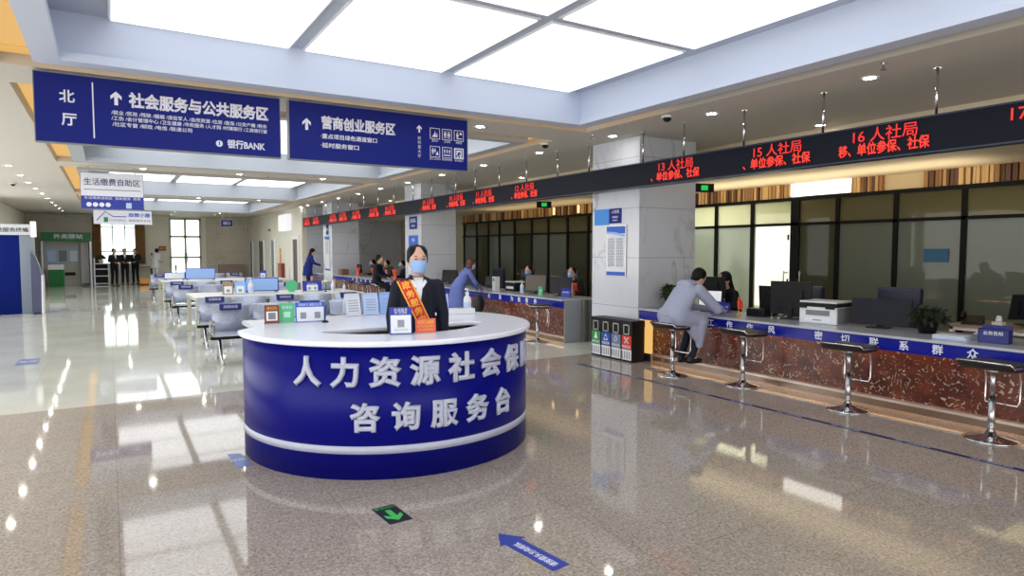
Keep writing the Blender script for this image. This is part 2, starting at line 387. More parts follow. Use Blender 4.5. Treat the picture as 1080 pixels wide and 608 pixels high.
for ci, (s0, s1) in enumerate(SLOTS):
    fo = (SX0 + SWI, s0 + SWI, SX1 - SWI, s1 - SWI); fi = (fo[0] + FRW, fo[1] + FRW, fo[2] - FRW, fo[3] - FRW)
    # slot tops and outer slot faces
    b = MB(); zt = 3.43
    b.box(SX0, s0, zt, SX1, s0 + SWI, zt + .05); b.box(SX0, s1 - SWI, zt, SX1, s1, zt + .05)
    b.box(SX0, s0 + SWI, zt, SX0 + SWI, s1 - SWI, zt + .05); b.box(SX1 - SWI, s0 + SWI, zt, SX1, s1 - SWI, zt + .05)
    b.box(SX0 - .04, s0 - .04, H0 + .02, SX0, s1 + .04, zt); b.box(SX1, s0 - .04, H0 + .02, SX1 + .04, s1 + .04, zt)
    b.box(SX0, s0 - .04, H0 + .02, SX1, s0, zt); b.box(SX0, s1, H0 + .02, SX1, s1 + .04, zt)
    struct('ceiling_slot', b, M_CEIL)
    # dropped rim with a small lip
    b = MB()
    for (x0, y0, x1, y1) in ((fo[0], fo[1], fo[2], fi[1]), (fo[0], fi[3], fo[2], fo[3]), (fo[0], fi[1], fi[0], fi[3]), (fi[2], fi[1], fo[2], fi[3])):
        b.box(x0, y0, H0 - .02, x1, y1, H0 + .06)
    o_ = .06
    for (x0, y0, x1, y1) in ((fo[0], fo[1], fo[2], fi[1] - o_), (fo[0], fi[3] + o_, fo[2], fo[3]), (fo[0], fi[1] - o_, fi[0] - o_, fi[3] + o_), (fi[2] + o_, fi[1] - o_, fo[2], fi[3] + o_)):
        b.box(x0, y0, H0 + .06, x1, y1, 3.74)
    struct('ceiling_coffer_rim', b, M_FRAME if ci == 0 else mat('coffer_rim_dimmed', (166, 172, 180), 0.55))  # rim and top past the first coffer darkened in colour against stronger panel light
    struct('ceiling_coffer_top', MB().box(fo[0], fo[1], 3.72, fo[2], fo[3], 3.78), M_COFF if ci == 0 else mat('coffer_paint_dimmed', (168, 173, 180), 0.6))
    # glowing sheets in place of slot tops lit by hidden cove strips
    sides = {'left': (SX0 + .02, s0 + .3, SX0 + SWI - .02, s1 - .3), 'right': (SX1 - SWI + .02, s0 + .3, SX1 - .02, s1 - .3), 'near': (SX0 + .02, s0 + .02, SX1 - .02, s0 + SWI - .02), 'far': (SX0 + .02, s1 - SWI + .02, SX1 - .02, s1 - .02)}
    cn = ['first', 'second', 'third', 'fourth'][ci]
    for sd, q in sides.items():
        if ci == 0 and sd == 'right': q = (q[0], 5.9, q[2], q[3])
        o = MB().box(q[0], q[1], zt - .03, q[2], q[3], zt - .002).build('cove_glow', M_COVE)
        tag(o, 'warm yellow cove light strip on the %s side of the %s ceiling coffer' % (sd, cn), 'light', 'warm cove lights')
    # luminous panels
    ya, yb = fi[1] + .12, fi[3] + .03
    n = 3; g = .16; ph = (yb - ya - g * (n - 1)) / n
    for r in range(n):
        for c, (x0, x1) in enumerate(cols_x):
            if first_panel is None or (ci == 1 and r == 0 and c == 0):
                first_panel = thing('ceiling_panel_light', '', 'ceiling light', (x0, ya, 3.69))
                pw = x1 - x0
                MB().box(0, 0, 0, 1, 1, .02).build('diffuser', M_PANEL if ci == 0 else M_PANELB, first_panel)
                MB().box(-.015, -.015, .012, 1.015, 1.015, .028).build('frame', M_WHITEPL, first_panel)
                first_panel.scale = (x1 - x0, ph, 1); o = first_panel
            else:
                o = dup(first_panel, (x0, ya + r * (ph + g), 3.69)); o.scale = (x1 - x0, ph, 1)
            o['label'] = 'large white luminous ceiling panel, %s row, %s, in the %s coffer' % (rowsw[r], colw[c], cn); o['group'] = 'luminous ceiling panels'

# columns
struct('column_1', MB().box(6.7, 7.3, 0, 7.87, 8.4, H0), M_MARB)
struct('column_2', MB().box(6.7, 15.25, 0, 7.67, 16.3, H0), M_MARB)
struct('column_3', MB().box(6.7, 23.0, 0, 7.67, 24.1, H0), M_MARB)

# ------------------------------------------------------------------ far windows, doors, curtains
def glazing(name, x0, x1, z0, z1, y, vx, hz, fm, leaf=.05):
    b = MB()
    b.box(x0, y, z0, x0 + leaf, y + .08, z1).box(x1 - leaf, y, z0, x1, y + .08, z1).box(x0, y, z0, x1, y + .08, z0 + leaf).box(x0, y, z1 - leaf, x1, y + .08, z1)
    for v in vx: b.box(v - leaf / 2, y, z0, v + leaf / 2, y + .08, z1)
    for h in hz: b.box(x0, y, h - leaf / 2, x1, y + .08, h + leaf / 2)
    fr = struct(name, b, fm)
    MB().box(x0 + .01, y + .035, z0 + .01, x1 - .01, y + .045, z1 - .01).build('glass_pane', M_GLASS, fr)
    return fr
glazing('window_1', *W1[:2], W1[2], W1[3], 37.08, [0.16, 0.68], [1.55, 2.72], M_WHITE)
d = glazing('window_2', *W2[:2], W2[2], W2[3], 37.08, [3.32], [1.25, 2.3], mat('cream_door_frame', (196, 190, 170), 0.5), .1)
MB().box(3.24, 37.0, 1.0, 3.27, 37.06, 1.5).box(3.37, 37.0, 1.0, 3.40, 37.06, 1.5).build('door_handle', M_STEEL, d)
def curtain(x0, x1, z0, z1, y, label):
    b = MB(); n = 40; vs = []
    for i in range(n + 1):
        t = i / n; x = x0 + (x1 - x0) * t; yy = y + .05 * math.sin(t * PI * 9)
        vs += [(x, yy, z0), (x, yy, z1)]
    b.add(vs, [(2 * i, 2 * i + 2, 2 * i + 3, 2 * i + 1) for i in range(n)])
    t = thing('curtain', label, 'curtain', (0, 0, 0), 0, 'brown curtains')
    o = b.build('cloth', mat('brown_curtain', (160, 118, 72), 0.8), t, smooth=True); o.modifiers.new('s', 'SOLIDIFY').thickness = .01
    MB().cyl((x0 - .05, y, z1), (x1 + .05, y, z1), .02).box(x0, y, z1 - .02, x0 + .03, 37.0, z1 + .02).box(x1 - .03, y, z1 - .02, x1, 37.0, z1 + .02).build('rail', M_STEEL, t)
curtain(-0.64, -0.32, 0.95, 3.2, 36.85, 'brown floor-length curtain on the left side of the far window')
curtain(1.12, 1.52, 0.95, 3.2, 36.85, 'brown curtain on the right side of the far window')
# doors and slits of the right wall beyond the counters
for i, (y0, y1, c) in enumerate([(36.2, 36.8, (120, 116, 104)), (33.3, 34.4, (90, 76, 60)), (30.9, 31.5, (120, 124, 118))]):
    d = struct('door_%d' % (i + 3), MB().box(6.36, y0, 0, 6.4, y1, 2.05), mat('door_leaf_%d' % i, c, 0.5))
    MB().box(6.34, y0 - .06, 0, 6.4, y0, 2.11).box(6.34, y1, 0, 6.4, y1 + .06, 2.11).box(6.34, y0, 2.05, 6.4, y1, 2.11).build('door_frame', M_WHITE, d)
    MB().cyl((6.32, y0 + .1, 1.0), (6.32, y0 + .22, 1.0), .015).build('door_handle', M_STEEL, d)
d = struct('door_6', MB().box(6.36, 26.5, 0, 6.4, 27.25, 2.05), mat('dark_brown_door', (66, 36, 26), 0.4))
MB().box(6.33, 26.35, 0, 6.4, 26.5, 2.2).box(6.33, 27.25, 0, 6.4, 27.5, 2.2).box(6.33, 26.5, 2.05, 6.4, 27.25, 2.2).build('door_frame', mat('white_door_frame', (226, 228, 224), 0.4), d)
o = MB().box(6.2, 27.6, 2.42, 6.38, 29.2, 3.1).build('light_box_sign', [emis('white_light_box', (255, 255, 255), 0.9)], bevel=.01)
tag(o, 'white lit box high on the right wall above the dark brown door', 'sign')

# ------------------------------------------------------------------ office partition behind the counters
PX = 10.5
MU = [20.2, 19.3, 18.5, 17.8, 16.9, 15.95, 15.1, 14.2, 13.3, 12.3, 11.4, 10.9, 10.03, 9.15, 8.28, 7.36, 6.56, 5.60, 4.64, 3.69, 2.74, 1.79, 0.84, -0.1]
b = MB()
for y in MU:
    wd = .035 if abs(y - 7.36) > .01 else .085
    b.box(PX - .04, y - wd, 0, PX + .04, y + wd, 2.55)
b.box(PX - .05, -0.2, 2.50, PX + .05, 20.3, 2.56); b.box(PX - .04, -.2, 2.06, PX + .04, 20.3, 2.11); b.box(PX - .04, -.2, 0, PX + .04, 20.3, .08)
pf = struct('wall_glass_partition', b, M_FRAMEB)
G_low = glass('film_glass_grey', (165, 170, 162), (148, 156, 146), 0.68, 0.09)
G_lowb = glass('film_glass_lit', (195, 198, 190), (170, 176, 166), 0.55, 0.08)  # paler film colour carries the brightness of the lit room behind
G_up = glass('film_glass_clear', (200, 196, 170), (156, 150, 120), 0.42, 0.08)
G_upb = glass('upper_pane_lit', (215, 215, 200), (225, 226, 200), 0.6, 0.05)  # glow of the lit office ceiling put into a paler film
G_brt = glass('door_glass_lit', (225, 224, 216), (235, 234, 222), 0.3, 0.04)  # brightness of the lit doorway put into the film colour
G_drk = glass('door_glass_olive', (150, 150, 130), (104, 104, 84), 0.7, 0.06)
for i in range(len(MU) - 1):
    y1, y0 = MU[i], MU[i + 1]; mid = (y0 + y1) / 2
    lo = G_low
    if 8.3 < mid < 11: lo = G_lowb
    if 7.4 < mid < 8.2: lo = G_brt
    if 6.6 < mid < 7.3 or mid > 12: lo = G_drk if (mid < 8 or i % 3 == 1) else G_low
    MB().box(PX - .006, y0 + .03, .08, PX + .006, y1 - .03, 2.06).build('glass_pane', lo, pf)
    MB().box(PX - .006, y0 + .03, 2.11, PX + .006, y1 - .03, 2.50).build('glass_pane', G_upb if 7.4 < mid < 11 else G_up, pf)
for y, s in ((7.52, 1), (7.2, -1)):
    MB().cyl((PX - .1, y, .85), (PX - .1, y, 1.25), .012).box(PX - .1, y - .02, .88, PX, y + .02, .9).box(PX - .1, y - .02, 1.2, PX, y + .02, 1.22).build('door_handle', M_STEEL, pf)
    for z in (.3, 1.0, 1.8): MB().cyl((PX - .07, y - s * .06, z), (PX - .07, y - s * .06, z + .1), .018).build('hinge', M_BLACK, pf)
# timber slats above the partition
b = MB(); random.seed(3)
def slats(y0, y1):
    y = y0
    while y < y1:
        wd = random.choice([.03, .045, .06]); b.mt(random.randint(0, 3)); b.box(PX - .05 - random.choice([0, .03]), y, 2.56, PX, min(y + wd, y1), 2.80); y += wd + random.choice([.008, .02])
slats(7.47, 20.2); slats(5.8, 6.3); slats(1.0, 5.2)
b.mt(4).box(PX - .01, 5.2, 2.56, PX + .03, 5.8, 2.80); b.box(PX + .01, -.2, 2.56, PX + .05, 6.3, 2.80); b.box(PX + .01, 7.47, 2.56, PX + .05, 20.3, 2.80)
struct('trim_3', b, [mat('slat_oak', (190, 150, 96), .5), mat('slat_tan', (150, 108, 62), .5), mat('slat_brown', (96, 62, 40), .5), mat('slat_honey', (212, 174, 116), .5), mat('slat_cream_board', (206, 184, 146), .6)])
o = MB().box(PX - .06, 6.32, 2.58, PX + .04, 7.44, 2.795).build('opening_glow', emis('white_opening_glow', (255, 250, 236), 2.6)); tag(o, 'bright white light box in the timber slat band above the office doors', 'light')  # added glowing box in place of bright light through an opening
# small warm wall lamps in the slats
for i, y in enumerate((9.95, 13.6, 14.7)):
    t = thing('slat_lamp', ['warm vertical lamp at the slat band just right of the near marble column', 'warm vertical lamp on the slats, nearer of the two left of the near column', 'warm vertical lamp on the slats, farther of the two left of the near column'][i], 'lamp', (PX - .12, y, 2.58), 0, 'warm lamps on the slats')
    MB().cyl((0, 0, 0), (0, 0, .2), .03).build('tube', emis('warm_tube', (255, 214, 140), 2.0), t, smooth=True)
    MB().box(-.02, -.04, -.02, .06, .04, 0).build('bracket', M_BLACK, t)
# blue notice on the office glass
o = MB().box(PX - .03, 4.83, 1.44, PX - .008, 5.17, 1.64).build('notice_board', mat('dull_blue_notice', (34, 92, 132), .5), bevel=.003); tag(o, 'blue rectangular notice on the office glass partition', 'notice')
# room behind: lights
area('office_light', (12.0, 9.2, 2.76), (0, 0, 0), 1.6, 1.6, 190, (1, 1, .96))
area('office_light', (12.0, 4.2, 2.76), (0, 0, 0), 1.2, 1.2, 40, (1, .97, .85))
area('office_light', (12.0, 15.5, 2.76), (0, 0, 0), 1.2, 1.2, 18, (1, .95, .8))
area('staff_cove', (9.7, 6.9, 2.45), (PI, 0, 0), .9, 5.5, 30, (1, .86, .62))
area('staff_cove', (9.7, 14.5, 2.45), (PI, 0, 0), .9, 5.0, 12, (1, .78, .48))

# ------------------------------------------------------------------ LED banner
LX = 6.45
t = thing('led_display_banner', 'long black ticker display with red characters hanging over the counters', 'display', (LX, 14.0, 2.52))
MB().box(0, -12.8, 0, .12, 11.96, .33).build('casing', M_LEDC, t, bevel=.008)
MB().box(-.01, -12.8, -.006, .13, 11.96, .008).box(-.01, -12.8, .322, .13, 11.96, .336).build('edge_trim', mat('casing_edge', (40, 48, 72), .4), t)
grp = [(2.4, '17'), (3.6, '16'), (4.8, '15'), (6.35, '13'), (10.06, '12'), (11.57, '11'), (12.8, '10'), (14.25, '09'), (16.75, '08'), (18.0, '07'), (19.55, '06'), (20.9, '05'), (22.0, '04'), (24.15, '03'), (25.4, '02')]
M_LEDR2 = emis('red_led_bright', (255, 56, 40), 1.15)
for y, nme in grp:
    text('ticker_text', nme + ' 人社局', .145, M_LEDR, t, (-.013, y - 14.0 - .02 + (-.0 if nme != '17' else -.16), .225), (0, -1, 0), (0, 0, 1), .001, .001, width=.62)
    text('ticker_text', ('移' if nme in ('16', '17') else '') + '、单位参保、社保', .125, M_LEDR2, t, (-.013, y - 14.0 - (.52 if nme == '17' else 0), .095), (0, -1, 0), (0, 0, 1), .001, .003, width=.88)
for y in (3.15, 4.27, 5.29, 6.25, 7.03, 8.26, 9.11, 10.08, 11.06, 12.04, 12.93, 14.2, 15.3, 16.6, 17.8, 19, 20.3, 21.6, 23, 24.4):
    MB().cyl((.06, y - 14, .33), (.06, y - 14, .775), .013, n=10).cyl((.06, y - 14, .765), (.06, y - 14, .777), .035, n=12).build('rod', M_CHROME, t, smooth=True)

# ------------------------------------------------------------------ downlights
def downlight():
    t = thing('downlight', '', 'ceiling light', (0, 0, 3.3))
    MB().lathe([(.055, -.004), (.085, -.012), (.09, -.002), (.09, .0), (.055, 0)], n=24).build('trim_ring', M_WHITEPL, t, smooth=True)
    MB().lathe([(.0, -.008), (.055, -.006), (.055, -.003), (0, -.003)], n=20).build('lens', M_LAMP, t)
    return t
DL = []
rows = [(6.37, [3.70, 5.67, 7.53, 9.46, 11.43, 13.35, 15.3, 17.2, 19.1, 21.1, 23.0, 24.9, 26.0], 'over the counter side'), (-1.65, [3.0, 6.5, 8.5, 10.5, 12.5, 14.5, 16.4, 18.4, 20.2, 22.1, 24.0, 26, 28, 30, 32, 34], 'over the left aisle'),
        (8.2, [1.8, 5.42, 9.6, 12.9, 17.2, 21.2], 'over the staff side')]
for x, ys, wd in rows:
    for k, y in enumerate(ys): DL.append((x, y, 'small round downlight, %s from the near end of the row %s' % (['one', 'two', 'three', 'four', 'five', 'six', 'seven', 'eight', 'nine', 'ten', 'eleven', 'twelve', 'thirteen', 'fourteen', 'fifteen', 'sixteen'][k], wd)))
for yb, wd in ((7.9, 'first'), (15.6, 'second'), (23.4, 'third'), (32.4, 'fourth'), (34.2, 'last')):
    for x, xw in ((.65, 'left'), (2.515, 'centre'), (4.35, 'right')):
        if yb == 7.9 and x < 4: continue
        DL.append((x, yb, 'small round downlight, %s one on the %s ceiling beam between coffers' % (xw, wd)))
p0 = None
for x, y, lb in DL:
    if p0 is None: p0 = downlight(); p0.location = (x, y, H0); p0['label'] = lb; p0['group'] = 'round ceiling downlights'
    else: dup(p0, (x, y, H0), label=lb)
# speakers, sprinklers and cameras on the ceiling
for x, y, lb in ((5.98, 3.35, 'sprinkler beside the near right downlights'), (6.05, 7.6, 'sprinkler near the corner of the first coffer'), (3.1, 15.55, 'sprinkler on the second ceiling beam')):
    t = thing('sprinkler', 'small metal ceiling ' + lb, 'sprinkler', (x, y, H0), 0, 'ceiling sprinklers')
    MB().cyl((0, 0, -.06), (0, 0, 0), .012, n=8).cyl((0, 0, -.062), (0, 0, -.056), .028, n=10).build('head', M_CHROME, t); MB().cyl((0, 0, -.006), (0, 0, 0), .03, n=12).build('plate', M_CHROME, t)
for x, y, lb in ((6.0, 6.05, 'above the ticker display beside the near coffer'), (-2.0, 20.6, 'on the ceiling of the left aisle'), (5.9, 8.6, 'on the ceiling at the coffer corner near the column')):
    t = thing('dome_camera', 'dark dome security camera ' + lb, 'camera', (x, y, H0), 0, 'dome cameras')
    MB().lathe([(.07, -.03), (.075, 0), (.0, 0)], n=16).build('base', M_WHITEPL, t, smooth=True); MB().ell((0, 0, -.03), (.055, .055, .05)).build('dome', M_BLACK, t, smooth=True)

# ------------------------------------------------------------------ hanging signs
SY = 7.52
def hang_sign(name, label, cat, x0, x1, y, z0, z1, rods, face=M_SIGN):
    t = thing(name, label, cat, ((x0 + x1) / 2, y, z0)); hw = (x1 - x0) / 2; h = z1 - z0
    MB().box(-hw, 0, 0, hw, .09, h).build('panel', face, t, bevel=.004)
    b = MB().box(-hw - .008, -.002, -.008, hw + .008, .092, .0).box(-hw - .008, -.002, h, hw + .008, .092, h + .008).box(-hw - .008, -.002, 0, -hw, .092, h).box(hw, -.002, 0, hw + .008, .092, h); b.build('edge_frame', M_GREYPL, t)
    b = MB()
    for r in rods: b.cyl((r, .045, h), (r, .045, H0 - z0), .01, n=8)
    b.build('hanger', M_STEEL, t)
    return t, hw, h
def stx(t, s, x, z, size, bold=.0, width=None, m=M_SIGNW, align='CENTER'):
    return text('lettering', s, size, m, t, (x, -.003, z), (1, 0, 0), (0, 0, 1), .001, bold, width, align)
def sarrow(t, x, z, s, m=M_SIGNW, ang=0.0):
    X = Matrix.Translation((x, -.004, z)) @ Matrix.Rotation(PI / 2, 4, 'X') @ Matrix.Rotation(ang, 4, 'Z')
    MB().prism([(a * s, c * s) for a, c in ARROW], 0, .002, X).build('arrow_mark', m, t)
t, hw, h = hang_sign('hanging_sign', 'wide blue hanging direction sign with a divided left end and BANK at lower right', 'sign', -0.545, 1.637, SY, 2.635, 3.272, (-.9, .9))
# text positions in fractions of the sign (x from left edge, z from bottom)
W_ = 2 * hw
def fx(f): return -hw + f * W_
stx(t, '北', fx(.115), h * .665, .125, .003); stx(t, '厅', fx(.12), h * .33, .125, .003)
MB().box(fx(.207), -.003, .06, fx(.212), 0, h - .05).build('divider_line', M_SIGNW, t)
sarrow(t, fx(.297), h * .72, .13)
stx(t, '社会服务与公共服务区', fx(.645), h * .70, .15, .0065, width=W_ * .60)
stx(t, '/就业 /民政 /残联 /婚姻 /退役军人 /自然资源 /住房 /医保 /公安户籍 /税务', fx(.607), h * .50, .045, .0004, width=W_ * .66)
stx(t, '/工伤 /会计管理中心 /卫生健康 /市政服务 /人才网 /村镇银行 /工商银行窗', fx(.607), h * .415, .045, .0004, width=W_ * .66)
stx(t, '/社区专窗 /邮政 /电信 /联通公司', fx(.44), h * .325, .045, .0004, width=W_ * .32)
MB().cyl((fx(.717), -.004, h * .16), (fx(.717), 0, h * .16), .033, n=24).build('round_mark', M_SIGNW, t)
text('lettering', '1', .055, M_SIGN, t, (fx(.717), -.006, h * .16), (1, 0, 0), (0, 0, 1), .001, .002)
stx(t, '银行BANK', fx(.84), h * .155, .095, .003, width=W_ * .175)
t, hw, h = hang_sign('hanging_sign', 'blue hanging direction sign with six white facility pictograms, nearer the counters', 'sign', 1.737, 3.95, SY, 2.635, 3.272, (-.9, .9)); W_ = 2 * hw
sarrow(t, fx(.085), h * .62, .13)
stx(t, '营商创业服务区', fx(.36), h * .66, .15, .006, width=W_ * .40)
stx(t, '·重点项目绿色通道窗口', fx(.305), h * .43, .06, .001, width=W_ * .30); stx(t, '·延时服务窗口', fx(.255), h * .27, .06, .001, width=W_ * .20)
sarrow(t, fx(.70), h * .74, .09)
for k, ch in enumerate('前行至大厅'): text('lettering', ch, .045, M_SIGNW, t, (fx(.70), -.003, h * (.56 - .085 * k)), (1, 0, 0), (0, 0, 1), .001)
def pict(t, cx, cz, s, kind):
    X = Matrix.Translation((cx, -.003, cz)) @ Matrix.Rotation(PI / 2, 4, 'X'); b = MB(); f = s / 2; e = s * .05
    if kind != 5:
        b.box(-f, -f, 0, f, -f + e, .002, X).box(-f, f - e, 0, f, f, .002, X).box(-f, -f, 0, -f + e, f, .002, X).box(f - e, -f, 0, f, f, .002, X)
    else: b.box(-f, -f, 0, f, f, .001, X)
    def man(x, z, k, skirt=False):
        b.cyl(X @ Vector((x, z + .3 * k, 0)), X @ Vector((x, z + .3 * k, .002)), .085 * k, n=12)
        if skirt: b.prism([(x - .08 * k, z + .18 * k), (x + .08 * k, z + .18 * k), (x + .2 * k, z - .12 * k), (x - .2 * k, z - .12 * k)], 0, .002, X)
        else: b.box(x - .13 * k, z - .1 * k, 0, x + .13 * k, z + .18 * k, .002, X)
        b.box(x - .09 * k, z - .42 * k, 0, x - .02 * k, z - .1 * k, .002, X).box(x + .02 * k, z - .42 * k, 0, x + .09 * k, z - .1 * k, .002, X)
    if kind == 0: b.prism([(-.3 * s, -.32 * s), (.1 * s, -.32 * s), (.02 * s, .25 * s), (-.06 * s, 0)], 0, .002, X); b.prism([(.1 * s, -.3 * s), (.28 * s, -.3 * s), (.2 * s, .1 * s)], 0, .002, X)
    elif kind == 1: man(-.2 * s, 0, s * .8); man(.2 * s, 0, s * .8, True); b.box(-.01 * s, -.35 * s, 0, .01 * s, .35 * s, .002, X)
    elif kind == 2: man(-.15 * s, 0, s * .85); b.cyl(X @ Vector((.2 * s, .2 * s, 0)), X @ Vector((.2 * s, .2 * s, .002)), .12 * s, n=14); b.box(-.1 * s, -.3 * s, 0, .35 * s, -.22 * s, .002, X)
    elif kind == 3: man(-.22 * s, .06 * s, s * .7); man(.0, .12 * s, s * .5); b.prism([(.05 * s, -.3 * s), (.36 * s, -.3 * s), (.25 * s, .08 * s)], 0, .002, X)
    elif kind == 4:
        for i in (-1, 0, 1): man(i * .26 * s, .12 * s, s * .5)
        b.box(-.36 * s, -.3 * s, 0, .36 * s, -.2 * s, .002, X)
    b.build('pictogram', M_SIGNW, t)
    if kind == 5:
        b2 = MB(); X2 = Matrix.Translation((0, -.003, 0)) @ X
        b2.box(-.36 * s, -.42 * s, 0, -.28 * s, .38 * s, .002, X2).box(-.36 * s, .3 * s, 0, .36 * s, .38 * s, .002, X2).box(.28 * s, -.42 * s, 0, .36 * s, .38 * s, .002, X2)
        b2.prism([(-.1 * s, .1 * s), (.08 * s, .16 * s), (.2 * s, -.05 * s), (.1 * s, -.08 * s), (.02 * s, -.02 * s), (.1 * s, -.4 * s), (0, -.4 * s), (-.08 * s, -.15 * s), (-.22 * s, -.36 * s), (-.28 * s, -.3 * s), (-.12 * s, -.06 * s)], 0, .002, X2)
        b2.build('pictogram', M_SIGN, t)
for k in range(6):
    cx = fx(.795 + .075 * (k % 3)); cz = h * (.68 if k < 3 else .33)
    pict(t, cx, cz, .135, k)
    text('lettering', ['直饮水', '卫生间', '母婴室', '第三卫生间', '休息等候区', '安全出口'][k], .03, M_SIGNW, t, (cx, -.003, cz - .09), (1, 0, 0), (0, 0, 1), .0005)
# far hanging signs
t, hw, h = hang_sign('hanging_sign', 'white over blue hanging sign with four round marks above the waiting area', 'sign', -.44, .637, 15.55, 2.445, 3.156, (-.4, .4), M_WHITE); W_ = 2 * hw
MB().box(-hw, -.003, 0, hw, 0, h * .36).build('blue_band', M_MBLUE, t)
text('lettering', '生活缴费自助区', .15, mat('dark_blue_letters', (60, 70, 110), .5), t, (0, -.004, h * .74), (1, 0, 0), (0, 0, 1), .001, .001, width=W_ * .9)
MB().box(-hw + .05, -.004, h * .53, hw - .05, 0, h * .55).build('rule', M_GREYPL, t)
text('lettering', '生活缴费自助区  自助服务  缴费', .06, M_SIGNW, t, (0, -.006, h * .3), (1, 0, 0), (0, 0, 1), .001, width=W_ * .9)
for k in range(4): MB().cyl((fx(.12 + .1 * k), -.007, h * .12), (fx(.12 + .1 * k), -.002, h * .12), .045, n=20).build('round_mark', M_SIGNW, t)
MB().box(fx(.71), -.007, h * .03, fx(.8), -.002, h * .19).build('square_mark', M_PALE, t)
t, hw, h = hang_sign('hanging_sign', 'white hanging sign with a house outline logo, behind the four-mark sign', 'sign', -.366, 1.165, 23.3, 2.41, 2.82, (-.5, .5), M_WHITE); W_ = 2 * hw
MB().tube([(fx(.05), -.01, h * .25), (fx(.2), -.01, h * .9), (fx(.33), -.01, h * .55), (fx(.55), -.01, h * .55)], .012, 6).build('house_outline', M_MBLUE, t)
MB().box(fx(.17), -.01, h * .15, fx(.24), -.002, h * .5).build('green_mark', M_GREEN, t)
text('lettering', '政策小屋', .13, M_BLUE, t, (fx(.78), -.004, h * .66), (1, 0, 0), (0, 0, 1), .001, .003, width=W_ * .38)
text('lettering', 'HUANJING', .07, M_GREYPL, t, (fx(.40), -.004, h * .28), (1, 0, 0), (0, 0, 1), .001, width=W_ * .28)
text('lettering', '便民服务咨询', .08, mat('brown_letters', (140, 110, 80), .5), t, (fx(.78), -.004, h * .26), (1, 0, 0), (0, 0, 1), .001, width=W_ * .38)
t, hw, h = hang_sign('hanging_sign', 'small dark blue hanging sign near the far marble wall', 'sign', 4.36, 4.82, 32.2, 2.71, 2.97, (-.15, .15))
stx(t, '出口', 0, h * .5, .16, .003)
for i, (y, x) in enumerate(((7.55, 8.35), (12.2, 8.35))):
    t = thing('exit_sign', ['small green running-man exit sign hanging right of the near column', 'small green exit sign hanging above the second counter'][i], 'exit sign', (x, y, 2.57), math.radians(-20), 'hanging exit signs')
    MB().box(-.17, 0, 0, .17, .03, .14).build('casing', M_BLACK, t, bevel=.003); MB().box(-.06, -.003, .03, .06, 0, .11).build('lit_mark', emis('exit_green', (30, 220, 90), .8), t)
    MB().cyl((-.1, .015, .14), (-.1, .015, .73), .004, n=6).cyl((.1, .015, .14), (.1, .015, .73), .004, n=6).build('hanger', M_STEEL, t)
# ------------------------------------------------------------------ consultation desk
DC = (2.08, 5.44); DR = 1.2
t = thing('consultation_desk', 'round navy blue consultation desk with white top and large silver characters', 'desk', (DC[0], DC[1], 0))
def arc(r, a0, a1, n): return [(r * math.cos(math.radians(a0 + (a1 - a0) * i / n)), r * math.sin(math.radians(a0 + (a1 - a0) * i / n))) for i in range(n + 1)]
def ring_wall(r0, r1, z0, z1, a0, a1, n=96):
    b = MB(); o = arc(r1, a0, a1, n); i_ = arc(r0, a0, a1, n); vs = []
    for (x, y), (p, q) in zip(o, i_): vs += [(x, y, z0), (x, y, z1), (p, q, z0), (p, q, z1)]
    fs = []
    for k in range(n):
        a, c = 4 * k, 4 * k + 4; fs += [(a, c, c + 1, a + 1), (a + 2, a + 3, c + 3, c + 2), (a + 1, c + 1, c + 3, a + 3), (a, a + 2, c + 2, c)]
    fs += [(0, 1, 3, 2), (4 * n, 4 * n + 2, 4 * n + 3, 4 * n + 1)]
    return b.add(vs, fs)
ring_wall(DR - .05, DR, 0, .945, 175, 387).build('curved_front', M_NAVY, t, smooth=True)
ring_wall(DR - .02, DR + .004, .185, .24, 175, 387).build('white_stripe', M_LETTER, t, smooth=True)
ring_wall(.78, .80, 0.1, .945, 205, 335, 60).build('inner_panel', M_CREAM, t, smooth=True)
b = MB().box(-1.03, .12, 0, -.99, .82, .945).box(-1.03, .78, 0, 1.1, .82, .945).box(1.06, .5, 0, 1.10, .82, .945); b.build('back_panel', M_CREAM, t, bevel=.003)
outer = arc(DR + .035, 175, 386, 110) + [(1.12, .84), (-1.08, .84), (-1.08, .27)]
a_ = math.degrees(math.asin(-.30 / .8)); inner = [(-.66, -.28), (.66, -.28)] + arc(.80, -28, -152, 50)
flat_shape('desk_top', [outer, inner], .945, .985, M_WHITE, t, bevel=.012)
ring_wall(.56, .79, .70, .725, 212, 243, 16).build('inner_shelf', M_CREAM, t); ring_wall(.56, .79, .70, .725, 300, 328, 16).build('inner_shelf', M_CREAM, t)
def wrap(ang, z):
    a = math.radians(ang)
    def f(x, y, q):
        th = a + x / DR; r = DR + .004 + q + .006
        return (r * math.cos(th), r * math.sin(th), z + y)
    return f
for i, ch in enumerate('人力资源社会保障'): text('lettering', ch, .215, M_LETTER, t, depth=.006, bold=.0095, xf=wrap(-139.4 + 13.45 * i, .752), width=None)
for i, ch in enumerate('咨询服务台'): text('lettering', ch, .205, M_LETTER, t, depth=.006, bold=.009, xf=wrap(-119.2 + 13.5 * i, .432))

